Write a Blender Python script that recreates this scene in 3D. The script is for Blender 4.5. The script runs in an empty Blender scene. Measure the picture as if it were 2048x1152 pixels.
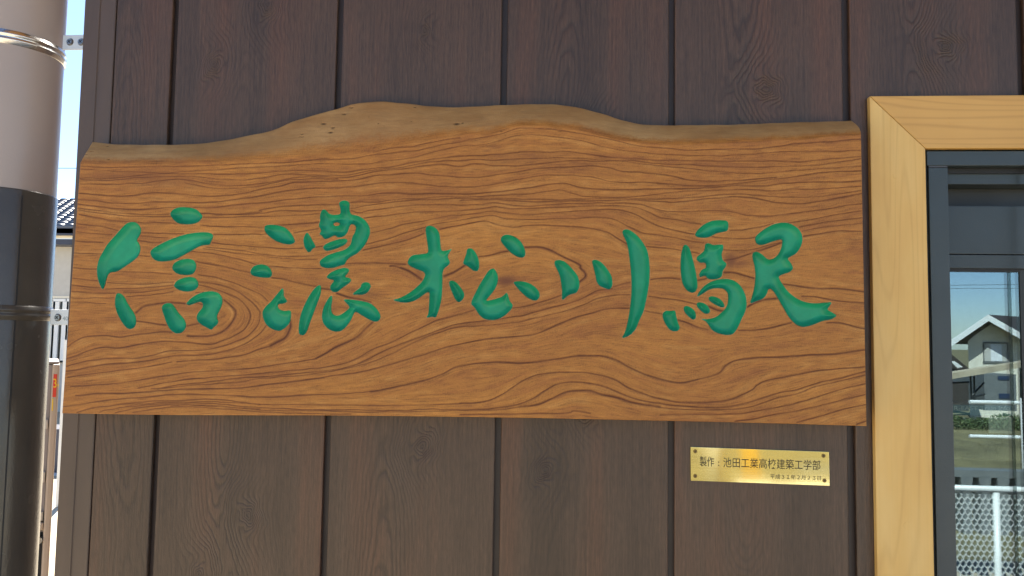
import bpy, bmesh, math, random
import numpy as np
from mathutils import Vector, Matrix
from mathutils.geometry import delaunay_2d_cdt

random.seed(3)
rng = np.random.default_rng(7)
scene = bpy.context.scene
COL = scene.collection
rad = math.radians

# ------------------------------------------------------------------ camera
CAM = Vector((0.0, -1.10, 1.75))
FPX = 1480.0
cam_d = bpy.data.cameras.new('camera')
cam_d.sensor_width = 36.0
cam_d.lens = 36.0 * FPX / 2048.0
cam_d.clip_start = 0.02
cam_d.clip_end = 2000
cam = bpy.data.objects.new('camera', cam_d)
COL.objects.link(cam)
ROT = Matrix.Rotation(rad(3.95), 3, 'Z') @ Matrix.Rotation(rad(90 + 3.7), 3, 'X') @ Matrix.Rotation(rad(0.88), 3, 'Z')
cam.matrix_world = Matrix.Translation(CAM) @ ROT.to_4x4()
scene.camera = cam

# ------------------------------------------------------------------ light
SUN_EL, SUN_AZ = 53.0, -25.0
world = bpy.data.worlds.new('World')
scene.world = world
world.use_nodes = True
wn = world.node_tree
sky = wn.nodes.new('ShaderNodeTexSky')
sky.sky_type = 'NISHITA'
sky.sun_disc = False
sky.sun_elevation = rad(SUN_EL)
sky.sun_rotation = rad(SUN_AZ)
sky.air_density = 1.0
sky.dust_density = 1.1
sky.ozone_density = 2.5
sky.altitude = 2000
wn.links.new(sky.outputs[0], wn.nodes['Background'].inputs[0])
wn.nodes['Background'].inputs[1].default_value = 0.075
sun_d = bpy.data.lights.new('sun', 'SUN')
sun_d.energy = 5.0
sun_d.angle = rad(0.5)
sun_d.color = (1.0, 0.93, 0.82)
sun = bpy.data.objects.new('sun', sun_d)
COL.objects.link(sun)
sd = Vector((math.sin(rad(SUN_AZ)) * math.cos(rad(SUN_EL)), math.cos(rad(SUN_AZ)) * math.cos(rad(SUN_EL)), math.sin(rad(SUN_EL))))
sun.rotation_euler = sd.to_track_quat('Z', 'Y').to_euler()
sun.location = (3, 5, 12)
vs = scene.view_settings
vs.view_transform = 'Standard'
vs.look = 'None'
vs.gamma = 1.0
vs.use_curve_mapping = False
vs.exposure = 1.95

# ------------------------------------------------------------------ helpers
GLASS_Y = 0.030
Rn = np.array(ROT)
Cn = np.array(CAM)


def Pn(px, py, Y):
    """numpy: picture coordinates seen on the upright plane y = Y -> world points"""
    px, py, Y = np.broadcast_arrays(np.asarray(px, float), np.asarray(py, float), np.asarray(Y, float))
    d = np.stack([(px - 1024) / FPX, -(py - 576) / FPX, -np.ones_like(px)], -1) @ Rn.T
    t = (Y - Cn[1]) / d[..., 1]
    return Cn + d * t[..., None]


def P(px, py, Y):
    return Vector(Pn(px, py, Y))


def Rf(px, py, Yv):
    """a thing seen mirrored in the window pane: its real place in front of the building"""
    p = P(px, py, Yv)
    return Vector((p.x, 2 * GLASS_Y - p.y, p.z))


def new_obj(name, mesh, mat=None, parent=None):
    o = bpy.data.objects.new(name, mesh)
    COL.objects.link(o)
    if mat is not None and mesh is not None and len(mesh.materials) == 0:
        mesh.materials.append(mat)
    if parent is not None:
        o.parent = parent
    return o


def empty(name, loc=(0, 0, 0)):
    o = bpy.data.objects.new(name, None)
    o.empty_display_size = 0.1
    COL.objects.link(o)
    return o


def tag(o, label=None, cat=None, group=None, kind=None):
    if label: o['label'] = label
    if cat: o['category'] = cat
    if group: o['group'] = group
    if kind: o['kind'] = kind
    return o


def mesh_from(name, verts, faces, smooth=False):
    m = bpy.data.meshes.new(name)
    m.from_pydata([tuple(v) for v in verts], [], [tuple(f) for f in faces])
    m.validate()
    m.update()
    if smooth:
        m.polygons.foreach_set('use_smooth', [True] * len(m.polygons))
    return m


class MB:
    def __init__(self):
        self.v = []; self.f = []

    def box(self, a, b):
        x0, y0, z0 = [min(a[i], b[i]) for i in range(3)]
        x1, y1, z1 = [max(a[i], b[i]) for i in range(3)]
        n = len(self.v)
        self.v += [(x0, y0, z0), (x1, y0, z0), (x1, y1, z0), (x0, y1, z0), (x0, y0, z1), (x1, y0, z1), (x1, y1, z1), (x0, y1, z1)]
        self.f += [tuple(n + i for i in q) for q in ((0, 3, 2, 1), (4, 5, 6, 7), (0, 1, 5, 4), (1, 2, 6, 5), (2, 3, 7, 6), (3, 0, 4, 7))]
        return self

    def prism(self, pts, dvec):
        """polygon (list of 3d points) pushed along dvec"""
        n = len(self.v); k = len(pts)
        dvec = Vector(dvec)
        self.v += [tuple(p) for p in pts] + [tuple(Vector(p) + dvec) for p in pts]
        self.f.append(tuple(range(n, n + k)))
        self.f.append(tuple(reversed(range(n + k, n + 2 * k))))
        for i in range(k):
            j = (i + 1) % k
            self.f.append((n + i, n + k + i, n + k + j, n + j))
        return self

    def tube(self, a, b, r, seg=12, r2=None, caps=True):
        a = Vector(a); b = Vector(b)
        r2 = r if r2 is None else r2
        d = (b - a).normalized()
        u = d.orthogonal().normalized(); w = d.cross(u)
        n = len(self.v)
        for (c, rr) in ((a, r), (b, r2)):
            for i in range(seg):
                t = 2 * math.pi * i / seg
                self.v.append(tuple(c + (u * math.cos(t) + w * math.sin(t)) * rr))
        for i in range(seg):
            j = (i + 1) % seg
            self.f.append((n + i, n + j, n + seg + j, n + seg + i))
        if caps:
            self.f.append(tuple(reversed(range(n, n + seg))))
            self.f.append(tuple(range(n + seg, n + 2 * seg)))
        return self

    def build(self, name, mat, parent=None, bevel=0.0, smooth=False):
        me = mesh_from(name, self.v, self.f)
        bm = bmesh.new(); bm.from_mesh(me)
        bmesh.ops.recalc_face_normals(bm, faces=bm.faces)
        if bevel > 0:
            es = [e for e in bm.edges if len(e.link_faces) == 2 and e.calc_face_angle(0) > 0.6]
            bmesh.ops.bevel(bm, geom=es, offset=bevel, segments=2, affect='EDGES', profile=0.6)
        bm.to_mesh(me); bm.free()
        o = new_obj(name, me, mat, parent)
        if smooth:
            me.polygons.foreach_set('use_smooth', [len(p.vertices) == 4 for p in me.polygons])
            me.update()
        return o


# ------------------------------------------------------------------ materials
def mat_new(name):
    m = bpy.data.materials.new(name)
    m.use_nodes = True
    nt = m.node_tree
    b = nt.nodes['Principled BSDF']
    return m, nt, b


def N(nt, t, **kw):
    n = nt.nodes.new(t)
    for k, v in kw.items():
        setattr(n, k, v)
    return n


def mth(nt, op, a, b=None, c=None, clamp=False):
    n = nt.nodes.new('ShaderNodeMath'); n.operation = op; n.use_clamp = clamp
    for i, x in enumerate((a, b, c)):
        if x is None: continue
        if isinstance(x, (int, float)): n.inputs[i].default_value = x
        else: nt.links.new(x, n.inputs[i])
    return n.outputs[0]


def mixc(nt, f, a, b, mode='MIX'):
    n = nt.nodes.new('ShaderNodeMix'); n.data_type = 'RGBA'; n.blend_type = mode; n.clamp_factor = True
    for i, x in ((0, f), (6, a), (7, b)):
        if isinstance(x, (int, float)): n.inputs[i].default_value = x
        elif isinstance(x, tuple): n.inputs[i].default_value = (*x, 1)
        else: nt.links.new(x, n.inputs[i])
    return n.outputs[2]


def noise(nt, vec, scale, detail=3, rough=0.55, dist=0.0):
    n = nt.nodes.new('ShaderNodeTexNoise')
    n.inputs['Scale'].default_value = scale
    n.inputs['Detail'].default_value = detail
    n.inputs['Roughness'].default_value = rough
    n.inputs['Distortion'].default_value = dist
    if vec is not None: nt.links.new(vec, n.inputs['Vector'])
    return n.outputs['Fac']


def objco(nt, scale=(1, 1, 1), loc=(0, 0, 0)):
    t = nt.nodes.new('ShaderNodeTexCoord')
    mp = nt.nodes.new('ShaderNodeMapping')
    mp.inputs['Scale'].default_value = scale
    mp.inputs['Location'].default_value = loc
    nt.links.new(t.outputs['Object'], mp.inputs[0])
    return mp.outputs[0]


def ramp(nt, f, stops):
    n = nt.nodes.new('ShaderNodeValToRGB')
    cr = n.color_ramp
    while len(cr.elements) > 1: cr.elements.remove(cr.elements[-1])
    cr.elements[0].position = stops[0][0]; cr.elements[0].color = (*stops[0][1], 1)
    for p, c in stops[1:]:
        e = cr.elements.new(p); e.color = (*c, 1)
    nt.links.new(f, n.inputs[0])
    return n.outputs[0]


def bump(nt, b, h, strength, dist):
    n = nt.nodes.new('ShaderNodeBump')
    n.inputs['Strength'].default_value = strength
    n.inputs['Distance'].default_value = dist
    nt.links.new(h, n.inputs['Height'])
    nt.links.new(n.outputs[0], b.inputs['Normal'])
    return n


def simple_mat(name, col, rough=0.6, metal=0.0, var=0.12, scale=8.0, bmp=0.0, bscale=60, spec=0.5, stretch=(1, 1, 1)):
    m, nt, b = mat_new(name)
    v = objco(nt, stretch)
    n = noise(nt, v, scale, 4, 0.6)
    lo = tuple(c * (1 - var) for c in col); hi = tuple(min(1, c * (1 + var)) for c in col)
    c = ramp(nt, n, [(0.3, lo), (0.7, hi)])
    nt.links.new(c, b.inputs['Base Color'])
    r = mth(nt, 'MULTIPLY_ADD', noise(nt, v, scale * 3, 3), 0.2, rough - 0.1, clamp=True)
    nt.links.new(r, b.inputs['Roughness'])
    b.inputs['Metallic'].default_value = metal
    b.inputs['Specular IOR Level'].default_value = spec
    if bmp > 0:
        bump(nt, b, noise(nt, v, bscale, 3), bmp, 0.002)
    return m


def mat_board():
    m, nt, b = mat_new('keyaki_wood')
    at = N(nt, 'ShaderNodeAttribute', attribute_name='grain')
    sep = N(nt, 'ShaderNodeSeparateColor'); nt.links.new(at.outputs['Color'], sep.inputs[0])
    line, lic, soft = sep.outputs[0], sep.outputs[1], sep.outputs[2]
    at2 = N(nt, 'ShaderNodeAttribute', attribute_name='wane')
    sep2 = N(nt, 'ShaderNodeSeparateColor'); nt.links.new(at2.outputs['Color'], sep2.inputs[0])
    wane, dark, pit = sep2.outputs[0], sep2.outputs[1], sep2.outputs[2]
    big = noise(nt, objco(nt, (1, 1, 3)), 3.2, 4, 0.6)
    base = ramp(nt, big, [(0.25, (0.285, 0.110, 0.026)), (0.5, (0.335, 0.136, 0.029)), (0.75, (0.405, 0.172, 0.034))])
    fine = noise(nt, objco(nt, (60, 1, 300)), 1.0, 4, 0.65)
    spk = noise(nt, objco(nt, (260, 1, 420)), 1.0, 3, 0.7)
    band = at2.outputs['Alpha']
    base = mixc(nt, mth(nt, 'MULTIPLY', mth(nt, 'SUBTRACT', band, 0.48, clamp=True), 1.4, clamp=True), base, (0.235, 0.084, 0.024))
    base = mixc(nt, mth(nt, 'MULTIPLY', mth(nt, 'SUBTRACT', 0.42, band, clamp=True), 1.2, clamp=True), base, (0.45, 0.220, 0.060))
    k = mth(nt, 'MULTIPLY_ADD', lic, 0.72, 0.64)
    k2 = mth(nt, 'MULTIPLY_ADD', fine, 0.22, 0.89)
    k3 = mth(nt, 'MULTIPLY_ADD', spk, 0.5, 0.75)
    kk = mth(nt, 'MULTIPLY', mth(nt, 'MULTIPLY', k, k2), k3)
    hsv = N(nt, 'ShaderNodeHueSaturation'); nt.links.new(kk, hsv.inputs['Value']); nt.links.new(base, hsv.inputs['Color'])
    pore = mth(nt, 'MULTIPLY', mth(nt, 'SUBTRACT', 0.40, lic, clamp=True), 4.0, clamp=True)
    hs2 = mixc(nt, mth(nt, 'MULTIPLY', pore, 0.30), hsv.outputs[0], (0.15, 0.050, 0.015))
    c = mixc(nt, mth(nt, 'MULTIPLY', soft, 0.68, clamp=True), hs2, (0.20, 0.066, 0.018))
    c = mixc(nt, mth(nt, 'MULTIPLY', line, 0.97, clamp=True), c, (0.070, 0.017, 0.005))
    c = mixc(nt, dark, c, (0.135, 0.045, 0.020))
    rimn = mth(nt, 'MULTIPLY', at.outputs['Alpha'], mth(nt, 'MULTIPLY_ADD', noise(nt, objco(nt, (120, 1, 120)), 1.0, 2), 2.6, -0.75, clamp=True), clamp=True)
    c = mixc(nt, mth(nt, 'MULTIPLY', rimn, 0.45), c, (0.62, 0.40, 0.22))
    # weathered bark-side edge: greyer, smoother
    wn_ = noise(nt, objco(nt, (1, 1, 2.6)), 9, 6, 0.66)
    wc = ramp(nt, wn_, [(0.30, (0.285, 0.140, 0.048)), (0.5, (0.365, 0.200, 0.075)), (0.70, (0.46, 0.270, 0.110))])
    wf = noise(nt, objco(nt, (14, 1, 90)), 2.0, 4, 0.6)
    wc = mixc(nt, mth(nt, 'MULTIPLY', mth(nt, 'SUBTRACT', wf, 0.45, clamp=True), 1.6, clamp=True), wc, (0.21, 0.115, 0.05))
    c = mixc(nt, wane, c, wc)
    c = mixc(nt, pit, c, (0.05, 0.022, 0.010))
    nt.links.new(c, b.inputs['Base Color'])
    r = mth(nt, 'MULTIPLY_ADD', spk, 0.22, 0.36)
    r = mth(nt, 'MULTIPLY_ADD', wane, 0.12, r)
    nt.links.new(r, b.inputs['Roughness'])
    b.inputs['Specular IOR Level'].default_value = 0.28
    h = mth(nt, 'ADD', mth(nt, 'MULTIPLY', spk, 0.6), mth(nt, 'MULTIPLY', lic, 1.0))
    h = mth(nt, 'SUBTRACT', h, mth(nt, 'MULTIPLY', line, 0.9))
    h = mth(nt, 'ADD', h, mth(nt, 'MULTIPLY', noise(nt, objco(nt, (1, 1, 1)), 90, 4), 0.5))
    bump(nt, b, h, 0.55, 0.0006)
    return m


def mat_paint():
    m, nt, b = mat_new('green_carving_paint')
    v = objco(nt)
    n = noise(nt, v, 40, 4)
    c = ramp(nt, n, [(0.25, (0.010, 0.225, 0.112)), (0.5, (0.012, 0.262, 0.134)), (0.75, (0.015, 0.305, 0.158))])
    nt.links.new(c, b.inputs['Base Color'])
    b.inputs['Roughness'].default_value = 0.42
    b.inputs['Specular IOR Level'].default_value = 0.32
    bump(nt, b, mth(nt, 'ADD', noise(nt, v, 260, 3), mth(nt, 'MULTIPLY', noise(nt, v, 700, 2), 0.5)), 0.35, 0.0006)
    return m


def mat_plank(name, tint, seed):
    m, nt, b = mat_new(name)
    at = N(nt, 'ShaderNodeAttribute', attribute_name='ring')
    sep = N(nt, 'ShaderNodeSeparateColor'); nt.links.new(at.outputs['Color'], sep.inputs[0])
    phase, mask, knot = sep.outputs[0], sep.outputs[1], sep.outputs[2]
    wob = noise(nt, objco(nt, (70, 1, 22), (seed, 0, 0)), 1.0, 3)
    ph = mth(nt, 'MULTIPLY_ADD', phase, 1050.0, mth(nt, 'MULTIPLY', wob, 9.0))
    cs = mth(nt, 'MULTIPLY_ADD', mth(nt, 'COSINE', ph), 0.5, 0.5)
    ring = mth(nt, 'MULTIPLY', mth(nt, 'POWER', cs, 2.5), mask)
    broad = noise(nt, objco(nt, (16, 1, 1.1), (seed, seed, 0)), 1.0, 3, 0.5)
    fib = noise(nt, objco(nt, (330, 1, 9), (seed, 0, seed)), 1.0, 4, 0.65)
    fib2 = noise(nt, objco(nt, (650, 1, 60), (seed, 0, 0)), 1.0, 3, 0.6)
    base = ramp(nt, broad, [(0.30, tuple(t * 0.74 for t in tint)), (0.5, tint), (0.70, (tint[0] * 1.34, tint[1] * 1.10, tint[2] * 0.98))])
    k = mth(nt, 'MULTIPLY_ADD', fib, 1.5, 0.25)
    k = mth(nt, 'MULTIPLY', k, mth(nt, 'MULTIPLY_ADD', fib2, 1.3, 0.35))
    hsv = N(nt, 'ShaderNodeHueSaturation'); nt.links.new(k, hsv.inputs['Value']); nt.links.new(base, hsv.inputs['Color'])
    c = mixc(nt, mth(nt, 'MULTIPLY', ring, 0.62), hsv.outputs[0], tuple(t * 0.38 for t in tint))
    c = mixc(nt, mth(nt, 'MULTIPLY', knot, 0.62), c, tuple(t * 0.42 for t in tint))
    nt.links.new(c, b.inputs['Base Color'])
    b.inputs['Roughness'].default_value = 0.42
    b.inputs['Specular IOR Level'].default_value = 0.46
    grain = noise(nt, objco(nt, (420, 1, 260), (seed, 0, 0)), 1.0, 2, 0.5)
    h = mth(nt, 'ADD', mth(nt, 'MULTIPLY', fib, 0.8), mth(nt, 'MULTIPLY', ring, -0.9))
    h = mth(nt, 'ADD', h, mth(nt, 'MULTIPLY', fib2, 0.5))
    h = mth(nt, 'ADD', h, mth(nt, 'MULTIPLY', grain, 0.55))
    bump(nt, b, h, 0.6, 0.0009)
    return m


def mat_pine(name, horiz):
    m, nt, b = mat_new(name)
    v = objco(nt, (1.3, 1, 15) if horiz else (15, 1, 1.1), (3.1, 0, 1.7))
    nz = noise(nt, v, 1.0, 1.5, 0.4)
    wv = mth(nt, 'POWER', mth(nt, 'MULTIPLY_ADD', mth(nt, 'SINE', mth(nt, 'MULTIPLY', nz, 95.0 if horiz else 90.0)), 0.5, 0.5), 5.0 if horiz else 7.0)
    if horiz:
        base = ramp(nt, noise(nt, objco(nt), 5.0, 3), [(0.3, (0.54, 0.290, 0.068)), (0.7, (0.62, 0.350, 0.095))])
    else:
        base = ramp(nt, noise(nt, objco(nt, (3, 1, 1)), 5.0, 4), [(0.3, (0.62, 0.355, 0.095)), (0.5, (0.68, 0.42, 0.125)), (0.72, (0.72, 0.48, 0.17))])
    c = mixc(nt, mth(nt, 'MULTIPLY', wv, 0.32 if horiz else 0.16), base, (0.34, 0.16, 0.035))
    f = noise(nt, objco(nt, (3, 1, 260) if horiz else (330, 1, 4)), 1.0, 4, 0.6)
    c = mixc(nt, mth(nt, 'MULTIPLY', f, 0.22), c, (0.33, 0.19, 0.07))
    nt.links.new(c, b.inputs['Base Color'])
    b.inputs['Roughness'].default_value = 0.5
    bump(nt, b, f, 0.2, 0.0006)
    return m


def mat_brass():
    m, nt, b = mat_new('brushed_brass')
    v = objco(nt, (3, 1, 900))
    n = noise(nt, v, 1.0, 3)
    c = ramp(nt, n, [(0.3, (0.60, 0.53, 0.26)), (0.7, (0.70, 0.63, 0.34))])
    nt.links.new(c, b.inputs['Base Color'])
    b.inputs['Metallic'].default_value = 1.0
    b.inputs['Roughness'].default_value = 0.07
    bump(nt, b, mth(nt, 'ADD', mth(nt, 'MULTIPLY', noise(nt, objco(nt, (9, 1, 4)), 1.0, 2), 1.6), mth(nt, 'MULTIPLY', n, 0.03)), 0.16, 0.002)
    return m


def mat_glass():
    m, nt, b = mat_new('window_glass')
    nt.nodes.remove(b)
    tr = N(nt, 'ShaderNodeBsdfTransparent'); tr.inputs[0].default_value = (0.78, 0.84, 0.82, 1)
    gl = N(nt, 'ShaderNodeBsdfGlossy'); gl.inputs['Roughness'].default_value = 0.0
    gl.inputs['Color'].default_value = (0.68, 0.88, 1.0, 1)
    bp = N(nt, 'ShaderNodeBump'); bp.inputs['Strength'].default_value = 0.01; bp.inputs['Distance'].default_value = 0.0006
    nt.links.new(noise(nt, objco(nt, (1, 1, 1)), 9, 1), bp.inputs['Height'])
    nt.links.new(bp.outputs[0], gl.inputs['Normal'])
    fr = N(nt, 'ShaderNodeFresnel'); gi = N(nt, 'ShaderNodeNewGeometry')
    nt.links.new(mth(nt, 'MULTIPLY_ADD', gi.outputs['Backfacing'], 1 / 2.3 - 2.3, 2.3), fr.inputs[0])
    mx = N(nt, 'ShaderNodeMixShader')
    nt.links.new(fr.outputs[0], mx.inputs[0]); nt.links.new(tr.outputs[0], mx.inputs[1]); nt.links.new(gl.outputs[0], mx.inputs[2])
    nt.links.new(mx.outputs[0], nt.nodes['Material Output'].inputs[0])
    return m


def mat_emit(name, col, s):
    m, nt, b = mat_new(name)
    b.inputs['Base Color'].default_value = (*[c * 0.3 for c in col], 1)
    b.inputs['Emission Color'].default_value = (*col, 1)
    b.inputs['Emission Strength'].default_value = s
    b.inputs['Roughness'].default_value = 0.3
    return m


M = dict(
    board=mat_board(), paint=mat_paint(),
    groove=simple_mat('dark_siding_metal', (0.035, 0.022, 0.019), 0.5),
    trim=simple_mat('brown_corner_metal', (0.078, 0.050, 0.036), 0.42, bmp=0.15, bscale=400, stretch=(4, 1, 0.6)),
    pine_h=mat_pine('pine_head_board', True), pine_v=mat_pine('pine_jamb_board', False),
    brass=mat_brass(), ink=simple_mat('engraved_black', (0.020, 0.015, 0.006), 0.55),
    brass_dark=simple_mat('tarnished_brass_screw', (0.16, 0.11, 0.04), 0.35, metal=0.9),
    alu=simple_mat('grey_green_aluminium', (0.030, 0.042, 0.047), 0.42, var=0.06, bmp=0.12, bscale=500),
    alu_dark=simple_mat('black_aluminium', (0.016, 0.018, 0.019), 0.5),
    gasket=simple_mat('black_gasket', (0.008, 0.008, 0.009), 0.6),
    glass=mat_glass(),
    pipe=simple_mat('taupe_painted_pipe', (0.37, 0.30, 0.265), 0.34, var=0.05, scale=3, bmp=0.10, bscale=350),
    sleeve=simple_mat('dark_bronze_enamel', (0.062, 0.054, 0.043), 0.24, var=0.15, bmp=0.14, bscale=240),
    steel=simple_mat('stainless_steel', (0.62, 0.62, 0.61), 0.22, metal=1.0, var=0.05, bmp=0.08, bscale=200),
    zinc=simple_mat('zinc_plated_plate', (0.66, 0.69, 0.71), 0.42, metal=0.35, var=0.08, bmp=0.1),
    screwm=simple_mat('screw_steel', (0.30, 0.31, 0.32), 0.3, metal=1.0),
    black=simple_mat('black_recess', (0.01, 0.01, 0.01), 0.6),
    concrete=simple_mat('concrete', (0.46, 0.385, 0.275), 0.85, var=0.2, scale=2, bmp=0.3),
    soffit=simple_mat('timber_soffit', (0.46, 0.25, 0.10), 0.55, var=0.25, scale=1.0, stretch=(1, 12, 1)),
    roofmetal=simple_mat('dark_roof_metal', (0.06, 0.06, 0.065), 0.4),
    room=simple_mat('room_plaster', (0.34, 0.34, 0.31), 0.8),
    roomfloor=simple_mat('room_floor', (0.14, 0.12, 0.10), 0.5),
    tile=simple_mat('blue_grey_roof_tile', (0.085, 0.105, 0.145), 0.45, var=0.25, scale=5),
    cream=simple_mat('cream_render', (0.76, 0.70, 0.57), 0.85, var=0.05, scale=3),
    greige=simple_mat('pale_grey_render', (0.50, 0.48, 0.44), 0.85, var=0.05),
    white=simple_mat('white_paint', (0.80, 0.80, 0.78), 0.35, var=0.05),
    navy=simple_mat('navy_gutter', (0.035, 0.04, 0.07), 0.4),
    pane=simple_mat('dark_window_pane', (0.015, 0.018, 0.022), 0.08),
    beige=simple_mat('beige_machine_paint', (0.50, 0.38, 0.28), 0.45, var=0.05),
    beige_dark=simple_mat('greybrown_panel_shaded_cap', (0.30, 0.25, 0.23), 0.45),
    beige_light=simple_mat('pale_machine_clip', (0.55, 0.48, 0.40), 0.45),
    red=simple_mat('red_sticker', (0.75, 0.06, 0.03), 0.4, var=0.02),
    yellow=simple_mat('yellow_sticker', (0.90, 0.60, 0.02), 0.4, var=0.02),
    yellowpaint=simple_mat('yellow_pole_paint', (0.85, 0.50, 0.01), 0.35, var=0.04),
    pale_grey=simple_mat('pale_post_shaded_rail', (0.62, 0.63, 0.62), 0.4, var=0.08),
    darkroof=simple_mat('brown_roof_slate', (0.055, 0.045, 0.04), 0.6),
    hay=simple_mat('dry_grass_ground', (0.155, 0.132, 0.062), 0.95, var=0.45, scale=1.3, bmp=0.5, bscale=9),
    greypanel=simple_mat('grey_cladding', (0.16, 0.17, 0.17), 0.6),
    bluepane=simple_mat('blue_window', (0.03, 0.05, 0.10), 0.2),
    wire=simple_mat('black_cable', (0.02, 0.02, 0.02), 0.6),
    curtain=simple_mat('white_curtain', (0.75, 0.76, 0.78), 0.8, var=0.15, scale=2, stretch=(20, 1, 1)),
    screen=mat_emit('lit_header', (0.03, 0.16, 0.20), 0.06),
    screentext=mat_emit('lit_lettering', (0.45, 0.62, 0.62), 0.035),
    display=mat_emit('lit_display', (0.55, 0.62, 0.55), 0.05),
)


def mat_leaf():
    m, nt, b = mat_new('hedge_leaf')
    gi = N(nt, 'ShaderNodeNewGeometry')
    c = ramp(nt, gi.outputs['Random Per Island'], [(0.0, (0.03, 0.055, 0.015)), (0.6, (0.07, 0.11, 0.03)), (1.0, (0.13, 0.14, 0.05))])
    nt.links.new(c, b.inputs['Base Color']); b.inputs['Roughness'].default_value = 0.6
    return m


M['leaf'] = mat_leaf()

# ================================================================== BUILDING FRONT
WALL_TOP = 2.62
# groove spans at the picture's mid height: (left edge, right edge)
GR = [(319.5, 331.0), (657.5, 669.5), (994.8, 1006.8), (1337.2, 1349.2), (1691.5, 1706.5), (2049, 2064), (2412, 2427)]
gx = [(P(a, 576, 0).x, P(b, 576, 0).x) for a, b in GR]
x_corner = P(138.5, 576, 0).x
x_first = P(204, 576, 0).x
gd = 0.010
# window opening (hidden behind the pine boards)
wx0 = P(1805, 576, 0).x
wz1 = P(1900, 245, 0).z
wz0 = 0.80
wx1 = wx0 + 1.75

wall = empty('siding_wall')
tag(wall, 'dark brown wood-grain siding wall of upright planks behind the carved board', 'wall')
bk = MB()
bk.box((x_corner + 0.004, gd, 0.0), (wx0, gd + 0.08, WALL_TOP))
bk.box((wx0, gd, wz1), (wx1, gd + 0.08, WALL_TOP))
bk.box((wx0, gd, 0.0), (wx1, gd + 0.08, wz0))
bk.box((wx1, gd, 0.0), (wx1 + 1.3, gd + 0.08, WALL_TOP))
bk.build('backing_sheet', M['groove'], wall)
side = MB().box((x_corner + 0.002, gd + 0.081, 0), (x_corner + 0.09, 4.2, WALL_TOP))
side.build('side_wall', M['trim'], wall)

TINT = (0.067, 0.0380, 0.0235)
KN = {0: [(430, 130, .017), (536, 8, .022), (497, 1030, .020), (398, 1148, .016)],
      1: [(845, 893, .021), (850, 60, .010)],
      2: [(1090, 940, .017), (1195, 262, .018), (1168, 830, .014)],
      3: [(1532, 178, .020), (1500, 1230, .02)],
      4: [(1890, 92, .020)], 5: [], -1: []}
CEN = {-1: (250, 250), 0: (478, 455), 1: (800, 775), 2: (1138, 1118), 3: (1476, 1488), 4: (1832, 1832), 5: (2200, 2200)}


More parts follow.
